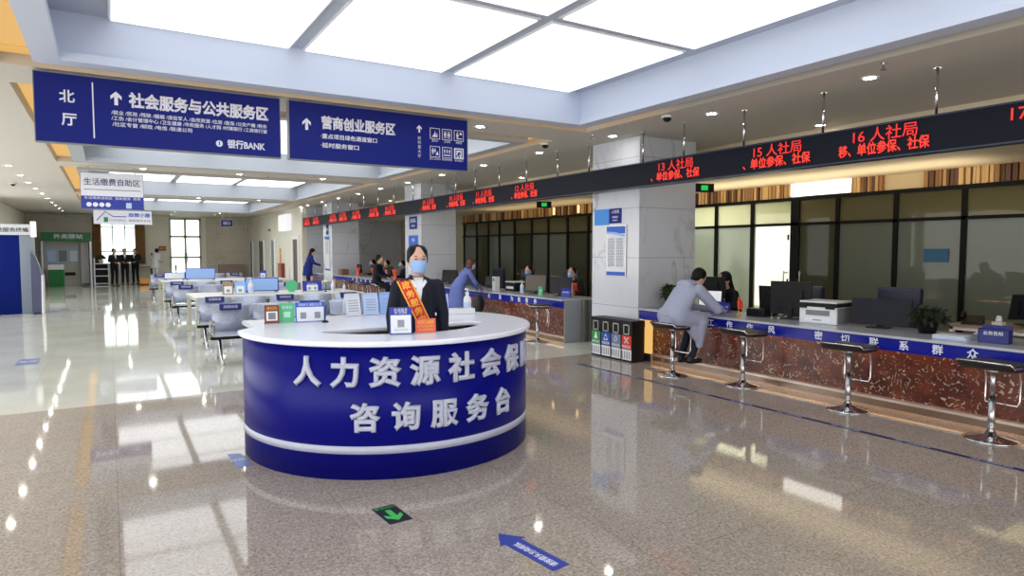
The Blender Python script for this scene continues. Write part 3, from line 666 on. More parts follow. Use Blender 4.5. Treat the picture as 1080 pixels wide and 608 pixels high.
DT = .986
def stand(name, label, cat, loc, rz, wd, ht, m, draw, group=None, tilt=.12):
    t = thing(name, label, cat, loc, rz, group); X = Matrix.Rotation(-tilt, 4, 'X')
    MB().box(-wd / 2, 0, 0, wd / 2, .006, ht, X).build('face_board', m, t, bevel=.001)
    MB().box(-wd / 2, 0, 0, wd / 2, .09, .006).box(-wd / 4, .082, .0, wd / 4, .088, ht * .5).build('base', mat('clear_acrylic', (180, 186, 196), .1), t)
    def rect(n, x0, z0, x1, z1, mm, k=1): MB().box(x0, -.0012 * k, z0, x1, 0, z1, X).build(n, mm, t)
    def tx(s, x, z, size, mm, width=None, bold=0, k=2):
        up = X.to_3x3() @ Vector((0, 0, 1)); o = X @ Vector((x, -.0012 * k, z)); text('lettering', s, size, mm, t, o, (1, 0, 0), up, .0004, bold, width)
    draw(rect, tx); return t
def d_brown(rect, tx): rect('inner_card', -.045, .03, .045, .11, M_PAPER); tx('请扫码', 0, .135, .03, M_GOLD); rect('grey_square', -.03, .042, .03, .098, M_GREYPL, 2)
stand('card_stand', 'brown framed code card stand on the consultation desk, leftmost of three', 'card stand', (1.17, 5.82, DT), -.1, .12, .165, mat('brown_card', (120, 56, 34), .5), d_brown)
def d_green(rect, tx): tx('健康码', 0, .135, .03, M_PAPER); rect('pale_square', -.028, .05, .028, .1, mat('pale_green', (170, 226, 196), .5))
stand('card_stand', 'mint green card stand between the brown and blue stands on the desk', 'card stand', (1.30, 5.84, DT), -.1, .125, .175, M_LGREEN, d_green)
def d_blue2(rect, tx):
    rect('white_panel', -.115, .012, .115, .135, M_PAPER); rect('grey_square', -.085, .035, -.035, .09, mat('grey_print', (140, 146, 160), .6), 2); rect('grey_square', .035, .035, .085, .09, mat('grey_print'), 2)
    tx('扫码关注 微信公众号', 0, .155, .03, M_PAPER, .2)
stand('card_stand', 'wide blue and white double card stand on the desk beside the mint green one', 'card stand', (1.49, 5.80, DT), -.1, .25, .178, M_BLUE, d_blue2)
def d_navy(rect, tx):
    rect('white_panel', -.075, .015, .075, .15, M_PAPER); rect('grey_square', -.025, .06, .025, .115, mat('grey_print'), 2); tx('社保服务', 0, .185, .03, M_PAPER, .1); tx('扫一扫 咨询', 0, .165, .02, M_PAPER, .09); tx('关注公众号', 0, .04, .016, mat('grey_print'), .1, 0, 3)
stand('card_stand', 'navy and white card stand on the desk directly in front of the receptionist', 'card stand', (1.835, 4.56, DT), -.25, .165, .21, M_MBLUE, d_navy)
def d_red(rect, tx):
    tx('党员先锋岗', 0, .085, .03, M_GOLD, .12, .0006); tx('共产党员 服务窗口', 0, .055, .02, M_GOLD, .13); tx('为人民服务', 0, .03, .02, M_GOLD, .11)
stand('card_stand', 'small orange red card stand with gold text in front of the receptionist', 'card stand', (2.03, 4.55, DT), -.25, .155, .115, mat('salmon_red', (222, 96, 72), .5), d_red)
for i, (x, y, rz, lb, m) in enumerate(((1.98, 6.10, .15, 'leftmost white booklet standing folded open on the back of the desk', M_PAPER), (2.16, 6.12, .0, 'middle pale blue booklet standing on the back of the desk', M_PALE), (2.33, 6.13, -.1, 'rightmost pale blue booklet standing on the back of the desk', M_LBLUE))):
    t = thing('booklet', lb, 'booklet', (x, y, DT), rz, 'standing booklets')
    b = MB(); X = Matrix.Rotation(-.2, 4, 'X')
    b.box(-.075, 0, .005, .075, .008, .2, X).box(-.075, .09, .004, .075, .098, .2, Matrix.Translation((0, .0, 0)) @ Matrix.Rotation(.22, 4, 'X')); b.build('pages', m, t, bevel=.001)
    for k in range(5): MB().box(-.05, -.001, .05 + .025 * k, .05, 0, .056 + .025 * k, X).build('printed_line', mat('grey_print'), t)
def pump(label, loc, s=1.0):
    t = thing('pump_bottle', label, 'bottle', loc, random.random(), None)
    MB().lathe([(.0, 0), (.032 * s, .0), (.034 * s, .01), (.034 * s, .11 * s), (.03 * s, .13 * s), (.013 * s, .15 * s), (.013 * s, .16 * s)]).build('bottle_body', M_WHITEPL, t, smooth=True)
    MB().cyl((0, 0, .158 * s), (0, 0, .175 * s), .016 * s).cyl((0, 0, .17 * s), (0, 0, .205 * s), .005 * s, n=8).box(-.04 * s, -.008 * s, .2 * s, .012 * s, .008 * s, .212 * s).build('pump_head', M_WHITEPL, t)
    MB().lathe([(.0345 * s, .03 * s), (.0348 * s, .031 * s), (.0348 * s, .09 * s), (.0345 * s, .091 * s)]).build('paper_label', M_PALE, t, smooth=True)
    return t
pump('white pump sanitiser bottle on the right end of the consultation desk', (3.12, 5.95, DT), 1.15)
t = thing('pen_stand', 'black desk pen upright in its small base on the consultation desk', 'pen', (1.60, 5.74, DT)); MB().lathe([(0, 0), (.03, 0), (.026, .012), (.008, .02)]).build('base', M_BLACK, t, smooth=True); MB().cyl((0, 0, .018), (.006, 0, .15), .0045, n=8).build('pen', M_BLACK, t, smooth=True)
t = thing('tissue_box', 'low white box at the right of the desk before the pump bottle', 'box', (2.98, 5.80, DT), -.2); MB().box(-.12, -.06, 0, .12, .06, .055).build('box_body', M_WHITEPL, t, bevel=.006); MB().box(-.05, -.012, .054, .05, .012, .057).build('slot', M_GREYPL, t)
def d_pic(rect, tx): rect('picture_figure', -.03, .02, .03, .10, M_WHITE); rect('green_block', -.035, .0, .035, .035, M_GREEN, 2); tx('服务', 0, .14, .03, M_PAPER)
stand('card_stand', 'pale blue picture card stand with green foot behind the receptionist', 'card stand', (2.93, 6.15, DT), -.35, .13, .18, M_LBLUE, d_pic)
def d_or(rect, tx): tx('监督', 0, .12, .04, M_GOLD)
stand('card_stand', 'narrow brown and orange card stand beside the receptionist right elbow', 'card stand', (2.78, 6.15, DT), -.35, .08, .16, mat('brown_orange', (170, 96, 60), .5), d_or)

# ------------------------------------------------------------------ service counters
def counter(label, y0, y1, x0=6.70, chars=(), end=False):
    L = y1 - y0; t = thing('service_counter', label, 'counter', (x0, y0, 0))
    MB().box(.08, 0, .10, .12, L, .60).build('marble_front', M_RED, t)
    MB().box(.05, 0, 0, .12, L, .10).build('steel_kickplate', mat('dull_steel', (140, 132, 124), .25, .8), t)
    MB().box(.0, 0, .60, .04, L, .732).build('blue_band', M_NAVY2, t)
    MB().box(-.02, -.0, .732, .86, L, .757).build('worktop', mat('grey_solid_surface', (184, 188, 196), .2), t, bevel=.004)
    MB().box(.12, 0, 0, .80, .03, .73).box(.12, L - .03, 0, .80, L, .73).build('end_panel', M_CREAM, t)
    MB().box(.045, 0.02, .650, .072, L - .02, .658).build('warm_light_strip', M_WARMLED, t)
    MB().box(.02, 0.02, .086, .042, L - .02, .092).build('floor_light_strip', emis('floor_warm_led', (255, 184, 104), 5.0), t)
    MB().box(.0, 0, .095, .08, L, .106).box(.0, 0, .08, .006, L, .095).build('plinth_edge', mat('pale_steel_edge', (214, 206, 196), .3, .6), t)
    for ch, y in chars: text('lettering', ch, .1, M_SIGNW, t, (-.002, y - y0, .663), (0, -1, 0), (0, 0, 1), .001, .002)
    return t
M_NAVY2 = mat('royal_blue_band', (10, 22, 140), 0.25)
t = counter('long near service counter with blue lettered band over red-brown marble front', .6, 7.28, chars=[('工', 5.91), ('作', 5.61), ('作', 5.3), ('风', 4.99), ('密', 4.38), ('切', 4.07), ('联', 3.76), ('系', 3.46), ('群', 3.15), ('众', 2.85)])
t = counter('second service counter beyond the near marble column, facing the receptionist', 9.2, 15.22, chars=[('务', 11.8), ('实', 11.35), ('为', 10.9), ('民', 10.63), ('服', 10.36), ('务', 10.07), ('办', 12.9), ('事', 13.4)])
MB().box(.02, -.02, 0, .36, .0, .735).build('end_cladding', mat('pale_grey_panel', (150, 156, 164), .4), t)
t = counter('third service counter beyond the second column, farthest down the hall', 16.35, 22.95, chars=[(c, 17.4 + .42 * k) for k, c in enumerate('务服质优供提众群为')])
t = counter('short last service counter behind the third column', 24.15, 25.95)
o = MB().box(7.08, 9.13, 0, 7.44, 9.17, .74).box(7.08, 9.09, 0, 7.12, 9.13, .74).box(7.2, 9.09, 0, 7.24, 9.13, .74).box(7.32, 9.09, 0, 7.36, 9.13, .74).build('counter_gate', mat('slatted_grey', (104, 106, 104), .5)); tag(o, 'grey slatted panel closing the gap beside the second counter end', 'panel')
t = thing('lit_end_panel', 'narrow glowing warm yellow panel between the waste bins and the near counter', 'panel', (6.62, 6.94, 0)); MB().box(0, 0, .12, .04, .24, .60).build('panel_face', emis('warm_panel', (246, 194, 112), .95), t, bevel=.012); MB().box(0, 0, 0, .04, .24, .12).build('base', M_STEEL, t)

# ------------------------------------------------------------------ bar stools
def stool(label, loc, rz):
    t = thing('bar_stool', label, 'stool', loc, rz, 'chrome bar stools')
    # seat: curved shell, low back to local +X
    b = MB(); prof = [(-.19, .620), (-.205, .645), (-.18, .672), (0, .662), (.14, .668), (.18, .69), (.195, .705), (.2, .70), (.195, .66), (.15, .62), (0, .605), (-.17, .605)]
    n = len(prof); vs = []
    for y in (-.2, -.19, .19, .2):
        k = .94 if abs(y) == .2 else 1
        vs += [(x * k, y, .65 + (z - .65) * (k if abs(y) < .2 else .7)) for x, z in prof]
    fs = [tuple(range(n)), tuple(3 * n + i for i in range(n - 1, -1, -1))]
    for j in range(3): fs += [(j * n + i, j * n + (i + 1) % n, (j + 1) * n + (i + 1) % n, (j + 1) * n + i) for i in range(n)]
    b.add(vs, fs); b.build('seat', M_BLACKL, t, smooth=True)
    MB().tube([(-.19, -.205, .645), (-.19, .205, .645), (.15, .21, .65), (.2, .2, .69), (.2, -.2, .69), (.15, -.21, .65)], .009, 8, True).build('seat_rim', M_CHROME, t, smooth=True)
    MB().cyl((0, 0, .03), (0, 0, .36), .028, n=20).cyl((0, 0, .36), (0, 0, .635), .021, n=20).cyl((0, 0, .585), (0, 0, .61), .05, n=16).build('pole', mat('satin_chrome', (176, 178, 180), .22, 1.0), t, smooth=True)
    MB().lathe([(.0, 0), (.2, 0), (.205, .008), (.19, .016), (.1, .03), (.045, .05), (.035, .075), (.0, .078)], n=36).build('base', M_CHROME, t, smooth=True)
    MB().tube([(-.05, -.13, .64), (-.16, -.13, .60), (-.19, -.13, .5), (-.19, -.13, .33), (-.17, -.12, .29), (-.17, .12, .29), (-.19, .13, .33), (-.19, .13, .5), (-.16, .13, .60), (-.05, .13, .64)], .008, 8).build('foot_ring', M_CHROME, t, smooth=True)
    MB().tube([(0, .03, .62), (.0, .12, .615), (0, .17, .60)], .005, 6).build('lever', M_BLACK, t)
    return t
S0 = stool('chrome bar stool with black seat, under the man in the grey coat', (6.15, 6.05, 0), PI)
SROT = {}
for (x, y, rz, lb) in [(6.40, 5.15, PI - .1, 'chrome bar stool with black seat, second from the bins at the near counter'), (6.33, 3.80, PI + .1, 'chrome bar stool at the near counter below the printer and monitor'), (6.37, 2.55, PI, 'nearest chrome bar stool, at the right edge of the photo'),
        (6.38, 9.52, PI - .5, 'chrome bar stool standing at the near end of the second counter'), (5.95, 13.4, PI, 'chrome bar stool at the far part of the second counter'), (6.3, 17.2, PI, 'bar stool holding the man in black at the third counter'),
        (6.3, 18.6, PI, 'empty stool at the third counter, nearer one'), (6.3, 19.9, PI, 'empty stool at the third counter, farther one'), (6.3, 15.0, PI + .3, 'chrome bar stool just before the second column'),
        (1.55, 12.95, PI / 2, 'bar stool pushed under the nearer white table, left'), (2.55, 12.95, PI / 2, 'bar stool pushed under the nearer white table, middle'), (3.48, 12.95, PI / 2, 'bar stool pushed under the nearer white table, right'), (1.5, 20.1, PI / 2, 'bar stool under the left end of the farther white table')]:
    dup(S0, (x, y, 0), rz, lb)
S0.rotation_euler.z = PI

# ------------------------------------------------------------------ waste bins
def bin_(label, y, m, icon):
    t = thing('waste_bin', label, 'bin', (6.34, y, 0), 0, 'four sorting waste bins')
    W = .226
    MB().box(0, 0, 0, .24, W, .50).build('body', M_BLACK, t, bevel=.004)
    MB().box(-.006, -.002, .50, .246, W + .002, .60).build('lid', M_BLACK, t, bevel=.008)
    b = MB(); z0, z1 = .40, .545
    b.box(-.012, .05, z0, -.004, W - .05, z0 + .015).box(-.012, .05, z1 - .015, -.004, W - .05, z1).box(-.012, .05, z0, -.004, .065, z1).box(-.012, W - .065, z0, -.004, W - .05, z1); b.build('opening_frame', M_STEEL, t)
    MB().box(-.010, .064, z0 + .014, -.007, W - .064, z1 - .014).build('opening', mat('bin_opening', (6, 6, 6), .8), t)
    MB().box(-.006, .012, .185, 0, W - .012, .385).build('colour_panel', m, t)
    MB().box(-.006, .012, .03, 0, W - .012, .18).build('info_panel', M_PAPER, t)
    for k in range(4): MB().box(-.008, .04 + .05 * k, .05, -.005, .06 + .05 * k, .155).build('printed_column', M_GREYPL, t)
    c = W / 2; X = Matrix(((0, 0, 1, -.009), (-1, 0, 0, c), (0, 1, 0, .31), (0, 0, 0, 1))); b = MB()
    if icon == 0: b.cyl(X @ Vector((0, .035, 0)), X @ Vector((0, .035, .002)), .02, n=12); b.prism([(-.045, -.04), (.045, -.04), (.02, .02), (-.02, .02)], 0, .002, X)
    elif icon == 1: b.prism([(0, .055), (.03, .01), (.018, .01), (0, .035), (-.018, .01), (-.03, .01)], 0, .002, X); b.prism([(-.05, -.04), (-.03, 0), (-.02, -.01), (-.03, -.03), (0, -.03), (0, -.045)], 0, .002, X); b.prism([(.05, -.04), (.03, 0), (.02, -.01), (.03, -.03), (.005, -.03), (.005, -.045)], 0, .002, X)
    elif icon == 2: b.tube([X @ Vector(p) for p in [(0, .05, 0), (.03, .0, 0), (.022, -.03, 0), (-.022, -.03, 0), (-.03, 0, 0)]], .006, 6, True)
    else: b.prism([(-.05, .045), (-.038, .055), (.05, -.035), (.038, -.045)], 0, .002, X); b.prism([(.05, .045), (.038, .055), (-.05, -.035), (-.038, -.045)], 0, .0025, X)
    b.build('symbol', M_PAPER, t)
    text('lettering', ['厨余垃圾', '可回收物', '其他垃圾', '有害垃圾'][icon], .045, M_PAPER, t, (-.008, c, .22), (0, -1, 0), (0, 0, 1), .0005, .0006)
for i, (lb, m) in enumerate((('green waste bin, leftmost of the four beside the marble column', mat('bin_green', (40, 140, 70), .4)), ('blue recycling waste bin, second in the row beside the column', mat('bin_blue', (36, 70, 170), .4)), ('grey waste bin with drop symbol, third in the row', mat('bin_grey', (110, 124, 160), .4)), ('red waste bin with cross symbol, rightmost of the four', mat('bin_red', (206, 52, 40), .4)))):
    bin_(lb, 7.725 - .232 * i, m, i)

# ------------------------------------------------------------------ posters on the columns
def poster(label, x, yc, zc, wy, hz, kind):
    t = thing('wall_poster', label, 'poster', (x, yc, zc)); a, c = wy / 2, hz / 2
    if kind == 'frame':
        MB().box(-.02, -a, -c, 0, a, c).build('frame', M_STEEL, t, bevel=.003); MB().box(-.022, -a + .02, -c + .02, -.019, a - .02, c - .02).build('sheet', M_PAPER, t)
        MB().box(-.024, -a + .02, c - .13, -.021, a - .02, c - .02).build('blue_header', M_BLUE, t)
        MB().box(-.024, -a + .02, -c + .02, -.021, a - .02, -c + .08).build('blue_footer', M_BLUE, t)
        b = MB(); X = Matrix(((0, 0, 1, -.0255), (-1, 0, 0, 0), (0, 1, 0, c - .14), (0, 0, 0, 1)))
        b.prism([(-a + .02, .02), (a - .02, -.04), (a - .02, -.01), (0, .03), (-a + .02, .045)], 0, .001, X); b.build('pale_swoosh', M_LBLUE, t)
        for k in range(10):
            for s in (-1, 1): text('lettering', '服务事项' if k % 2 else '业务窗口', .04, mat('grey_print'), t, (-.0255, s * .1, c - .22 - .045 * k), (0, -1, 0), (0, 0, 1), .0003)
    else:
        MB().box(-.008, -a, -c, 0, a, c).build('sheet', kind[0], t, bevel=.002)
        for s, z, sz in kind[1]: text('lettering', s, sz, M_SIGNW, t, (-.01, 0, z), (0, -1, 0), (0, 0, 1), .0005, .0004)
    return t
M_AZ = mat('azure_poster', (56, 140, 226), .5)
poster('framed white notice with blue header on the near marble column', 6.7, 7.80, 1.605, .47, .80, 'frame')
poster('plain bright azure square on the near marble column, above the framed notice', 6.7, 8.16, 2.14, .36, .25, (M_AZ, []))
poster('small dark blue square sign right of the azure square on the near column', 6.7, 7.83, 2.15, .28, .23, (M_SIGN, [('人社局', .06, .06), ('综合窗口', -.02, .035), ('社保参保登记', -.07, .02)]))
poster('dark blue square sign on the second column above head height', 6.7, 15.75, 2.32, .5, .32, (M_SIGN, [('医保局', .05, .12), ('业务窗口', -.08, .06)]))
poster('blue and white notice on the second column', 6.7, 15.75, 1.82, .6, .36, (M_BLUE, [('须知', 0.05, .1)]))
poster('framed notice low on the second column with blue header', 6.7, 15.78, 1.25, .55, .7, 'frame')
poster('tall framed white notice on the third column', 6.7, 23.55, 1.5, .6, 1.25, 'frame')
poster('small blue sign near the top of the third column', 6.7, 23.55, 2.35, .3, .35, (M_SIGN, [('民政', 0, .12)]))
poster('orange narrow poster on the right wall beyond the counters', 6.4, 29.8, 1.25, .35, .9, (mat('orange_poster', (226, 150, 80), .6), [('通知', .2, .1)]))
poster('small red plate high on the right wall', 6.4, 32.0, 2.55, .5, .12, (mat('red_plate', (150, 50, 44), .5), []))
t = thing('hydrant_box', 'red brown fire hydrant box low on the right wall', 'box', (6.4, 29.0, .35)); MB().box(-.15, 0, 0, 0, .7, .7).build('box_body', mat('hydrant_brown', (124, 56, 36), .4), t, bevel=.01); MB().box(-.155, .08, .08, -.148, .62, .62).build('door', mat('hydrant_red', (160, 66, 40), .4), t); MB().cyl((-.17, .12, .35), (-.155, .12, .35), .02).build('knob', M_STEEL, t)
for (x, z, wx, hz, lb) in ((2.27, 1.70, .32, .22, 'red notice plate on the far wall beside the glazed door'), (1.9, 1.42, .3, .12, 'smaller red plate on the far wall behind the person in white')):
    t = thing('notice_plate', lb, 'notice', (x, 36.98, z), 0, None); MB().box(-wx / 2, -.02, -hz / 2, wx / 2, 0, hz / 2).build('plate', mat('red_plate'), t, bevel=.004); text('lettering', '通知', hz * .6, M_GOLD, t, (0, -.023, 0), (1, 0, 0), (0, 0, 1), .001)

# ------------------------------------------------------------------ floor markings
def floor_mark(name, label, x, y, rz, build):
    t = thing(name, label, 'floor marking', (x, y, 0.0005), rz); build(t); return t
def bt(t):
    MB().box(-.03, -5.3, 0, .03, 3.2, .0012).build('tape_strip', mat('dark_blue_tape', (24, 36, 96), .4), t)
    for k in range(14): text('lettering', '请在一米线外等候', .035, M_PALE, t, (0, 2.7 - .58 * k, .0014), (0, -1, 0), (1, 0, 0), .0002)
floor_mark('floor_tape', 'dark blue waiting line tape on the floor along the near counter', 5.67, 4.2, .004, bt)
def ba(t):
    b = MB().prism([(-.0, -.0), (.02, -.075), (.02, -.06), (.47, -.06), (.47, .06), (.02, .06), (.02, .095)][:0] or [(0, 0), (.13, -.09), (.13, -.058), (.52, -.058), (.52, .058), (.13, .058), (.13, .09)], 0, .0012); b.build('arrow_shape', M_MBLUE, t)
    text('lettering', '请按箭头方向排队', .05, M_SIGNW, t, (.32, 0, .0014), (-1, 0, 0), (0, -1, 0), .0002, .0005, width=.33)
floor_mark('floor_arrow', 'blue arrow sticker with white text on the granite at the bottom of the photo', 1.845, 3.15, math.radians(-82), ba)
def ga(t):
    MB().box(-.075, -.14, 0, .075, .14, .0012).build('black_sheet', mat('black_sticker', (26, 32, 36), .4), t)
    MB().prism([(a * .15, -c * .17 - .02) for a, c in ARROW], .0012, .002).build('green_arrow', mat('sticker_green', (70, 190, 90), .4), t)
    text('lettering', '安全出口', .035, mat('sticker_green'), t, (0, .11, .0014), (1, 0, 0), (0, 1, 0), .0002)
floor_mark('floor_arrow', 'black floor sticker with a green arrow in front of the consultation desk', 1.43, 3.735, math.radians(3), ga)
def bs(t):
    MB().prism([(-.05, -.18), (.05, -.2), (.06, .16), (-.03, .2)], 0, .0012).build('sticker_shape', mat('worn_blue_sticker', (96, 120, 190), .4), t); text('lettering', '排队', .06, M_SIGNW, t, (0, 0, .0014), (1, 0, 0), (0, 1, 0), .0002)
floor_mark('floor_sticker', 'worn blue and white sticker on the floor left of the desk', .80, 5.34, .1, bs)
def bs2(t): MB().box(-.13, -.3, 0, .13, .3, .0012).build('sticker_shape', mat('dull_blue_sticker', (96, 108, 160), .4), t); text('lettering', '等候', .12, M_SIGNW, t, (0, 0, .0014), (1, 0, 0), (0, 1, 0), .0002)
floor_mark('floor_sticker', 'dull blue sticker on the white tiles of the left aisle', -1.05, 11.7, 0, bs2)

# ------------------------------------------------------------------ waiting tables and benches
def table(label, x0, x1, y0, y1):
    t = thing('waiting_table', label, 'table', (x0, y0, 0), 0, 'long white tables'); W, D = x1 - x0, y1 - y0
    MB().box(0, 0, .70, W, D, .755).build('tabletop', M_CREAM, t, bevel=.006)
    for a, c in ((.05, .05), (W - .05, .05), (.05, D - .05), (W - .05, D - .05)): MB().box(a - .035, c - .035, 0, a + .035, c + .035, .70).build('leg', M_CREAM, t, bevel=.004)
    MB().box(.08, .03, .675, W - .08, .06, .70).box(.08, D - .06, .62, W - .08, D - .03, .70).build('apron', M_CREAM, t)
    return t
table('nearer long white waiting table behind the steel bench seats', 1.29, 4.45, 13.05, 14.6)
table('farther long white waiting table toward the glazed door', 1.2, 4.6, 20.2, 22.0)
def bench(label, loc, n):
    p = .58; t = thing('waiting_bench', label, 'bench', loc, 0, 'perforated steel waiting benches')
    MB().box(-.02, -.04, .33, n * p + .02, .04, .37).build('beam', M_BLACK, t, bevel=.004)
    X = Matrix.Rotation(.0, 4, 'X')
    for k in range(n):
        x = k * p
        b = MB(); pr = [(-.26, .405), (-.27, .40), (-.25, .418), (.0, .405), (.2, .40), (.2, .39), (0, .392), (-.24, .395)]
        b.add([(xx, y, z) for xx in (x + .02, x + p - .02) for y, z in pr], [tuple(range(7, -1, -1)), tuple(range(8, 16))] + [(i, (i + 1) % 8, 8 + (i + 1) % 8, 8 + i) for i in range(8)]); b.build('seat', M_SEATST, t, smooth=True)
        b = MB(); pr = [(.19, .42), (.22, .56), (.27, .78), (.30, .80), (.29, .815), (.25, .79), (.20, .57), (.175, .42)]
        b.add([(xx, y, z) for xx in (x + .03, x + p - .03) for y, z in pr], [tuple(range(7, -1, -1)), tuple(range(8, 16))] + [(i, (i + 1) % 8, 8 + (i + 1) % 8, 8 + i) for i in range(8)]); bk = b.build('backrest', M_SEATST, t, smooth=True)
        if k % 2 == 0:
            MB().box(x + .14, .205, .735, x + p - .14, .305, .825).build('blue_sleeve', mat('navy_sleeve', (24, 36, 120), .5), t, bevel=.008)
            text('lettering', '间隔就座', .05, M_SIGNW, t, (x + p / 2, .202, .78), (1, 0, 0), (0, 0, 1), .0005)
    for k in range(n + 1):
        x = k * p
        MB().tube([(x, .2, .42), (x, .17, .56), (x, .05, .60), (x, -.2, .60), (x, -.24, .57), (x, -.24, .42)], .014, 8).box(x - .02, -.24, .605, x + .02, .1, .62).build('armrest', M_CHROME, t, smooth=False)
    for x in (.1, n * p - .1):
        MB().tube([(x, -.30, .02), (x, -.14, .12), (x, 0, .34), (x, .14, .12), (x, .30, .02)], .02, 8).cyl((x, -.30, 0), (x, -.30, .03), .025).cyl((x, .30, 0), (x, .30, .03), .025).build('leg', M_CHROME, t, smooth=True)
    return t
B0 = bench('steel waiting bench nearest the consultation desk, blue sleeves on its backs', (1.22, 10.2, 0), 5)
dup(B0, (1.22, 11.9, 0), label='steel waiting bench between the nearest bench and the nearer table')
dup(B0, (1.18, 16.4, 0), label='steel waiting bench just behind the nearer white table')
dup(B0, (1.15, 18.3, 0), label='steel waiting bench before the farther white table')
dup(B0, (1.1, 24.3, 0), label='steel waiting bench behind the farther white table')
# things on the tables
def board(label, x, y, z, wd, ht, m=M_LBLUE, rz=0.0):
    t = thing('tabletop_board', label, 'display board', (x, y, z), rz); MB().box(-wd / 2, 0, .02, wd / 2, .03, ht).build('frame', M_MBLUE, t, bevel=.004); MB().box(-wd / 2 + .02, -.004, .04, wd / 2 - .02, .0, ht - .02).build('screen', m, t)
    MB().box(-wd / 2 + .03, -.06, 0, -wd / 2 + .07, .1, .02).box(wd / 2 - .07, -.06, 0, wd / 2 - .03, .1, .02).build('foot', M_GREYPL, t)
board('large pale blue board standing on the nearer white table', 2.65, 14.1, .757, .66, .30)
board('pale blue board standing on the farther white table', 2.25, 21.0, .757, .80, .34)
board('white and blue low board at the left of the farther white table', 1.6, 21.3, .757, .55, .22, M_PAPER)
t = thing('round_green_sign', 'round mint green sign on the nearer white table', 'sign', (3.22, 14.0, .757)); MB().cyl((0, 0, .12), (0, .02, .12), .12, n=28).build('disc', M_LGREEN, t); MB().box(-.05, -.03, 0, .05, .06, .012).build('foot', M_LGREEN, t)
stand('card_stand', 'wide blue and white double card stand on the nearer white table', 'card stand', (3.62, 13.9, .757), 0, .40, .22, M_MBLUE, d_blue2)
def d_p(rect, tx): rect('white_panel', -.07, .02, .07, .16, M_PAPER); rect('grey_square', -.03, .05, .03, .1, mat('grey_print'), 2)
for i, (x, y, lb) in enumerate(((1.95, 13.7, 'cream card stand at the left of the nearer white table'), (2.17, 13.7, 'pale blue card stand next to the cream one on the nearer table'), (4.0, 21.1, 'blue and white card stand on the right of the farther white table'))):
    stand('card_stand', lb, 'card stand', (x, y, .757), 0, .2, .24, [M_WOOD, M_LBLUE, M_MBLUE][i], d_p)
pump('tall green-brown bottle at the middle of the nearer white table', (2.37, 13.75, .757), 1.5)
pump('white pump bottle on the right of the nearer white table', (4.05, 13.9, .757), 1.1)
pump('white pump bottle by the basket at the right of the nearer table', (4.25, 13.75, .757), .8)
t = thing('paper_stack', 'loose white and blue papers in a tray on the right of the nearer table', 'papers', (3.98, 14.25, .757), .2)
MB().box(-.15, -.1, 0, .15, .1, .02).build('tray', M_MBLUE, t)
for k in range(4): MB().box(-.12 + .01 * k, -.08, .02, .1 + .01 * k, .085, .18, Matrix.Rotation(.15 * k - .3, 4, 'Y')).build('sheet', [M_PAPER, M_PALE, mat('cream_paper', (220, 216, 180), .7), M_PAPER][k], t)
t = thing('pen_stand', 'black desk pen standing on the nearer white table', 'pen', (3.80, 13.55, .757)); MB().lathe([(0, 0), (.03, 0), (.026, .012), (.008, .02)]).build('base', M_BLACK, t, smooth=True); MB().cyl((0, 0, .018), (.006, 0, .17), .006, n=8).build('pen', M_BLACK, t, smooth=True)
# ------------------------------------------------------------------ people
def remesh(mb, name, m, parent, vox, smooth=3, dec=1.0):
    o = mb.build(name, m, None)
    md = o.modifiers.new('r', 'REMESH'); md.mode = 'VOXEL'; md.voxel_size = vox
    if smooth: s = o.modifiers.new('s', 'SMOOTH'); s.iterations = smooth; s.factor = .5
    if dec < 1: d = o.modifiers.new('d', 'DECIMATE'); d.ratio = dec
    me = eval_mesh(o); old = o.data; o.modifiers.clear(); o.data = me; bpy.data.meshes.remove(old); me.name = name
    me.polygons.foreach_set('use_smooth', [True] * len(me.polygons))
    if parent is not None: o.parent = parent
    return o
def lerp(a, b, t): return Vector(a) * (1 - t) + Vector(b) * t
def hand(M, Wp, d, nrm, s, curl=.5):
    """palm and five fingers; d points along the hand, nrm is the back-of-hand side"""
    d = Vector(d).normalized(); nrm = Vector(nrm); nrm = (nrm - d * nrm.dot(d)).normalized(); sd = d.cross(nrm) * s
    R = Matrix((sd, nrm, d)).transposed()
    M.ell(Vector(Wp) + d * .045, (.036, .015, .05), 12, 8, R)
    for k, L in enumerate((.062, .072, .068, .052)):
        a = Vector(Wp) + d * .075 + sd * (.027 - .018 * k); m1 = a + (d * math.cos(curl * .6) - nrm * math.sin(curl * .6)) * L * .55
        e = m1 + (d * math.cos(curl * 1.5) - nrm * math.sin(curl * 1.5)) * L * .55
        M.cap(a, m1, .0085, .008, 8); M.cap(m1, e, .008, .007, 8)
    a = Vector(Wp) + d * .02 + sd * .03; m1 = a + (sd * .8 + d * .7 - nrm * .2).normalized() * .035; e = m1 + (d + sd * .2 - nrm * .3).normalized() * .03
    M.cap(a, m1, .011, .01, 8); M.cap(m1, e, .0095, .008, 8)
def pose_stand(armz=None):
    return dict(pel=(0, 0, .93), nk=(0, .0, 1.385), hd=(0, -.015, 1.545), arms=[((-.205, .02, 1.10), (-.20, -.05, .87)), ((.205, .02, 1.10), (.20, -.05, .87))],
                legs=[((-.09, -.015, .50), (-.10, .02, .08)), ((.09, -.015, .50), (.10, .02, .08))])
def pose_sit(zs=.46, lean=.08, foot=.08, reach=.3, armz=None, kx=.11):
    z = zs + .09; az = (zs + .30) if armz is None else armz
    return dict(pel=(0, .0, z), nk=(0, -lean, z + .455), hd=(0, -lean * 1.5 - .02, z + .61), arms=[((-.22, -lean - .03, z + .20), (-.16, -lean - reach, az)), ((.22, -lean - .03, z + .20), (.16, -lean - reach, az))],
                legs=[((-kx, -.40, z + .0), (-kx, -.38, foot)), ((kx, -.40, z + .0), (kx, -.38, foot))])
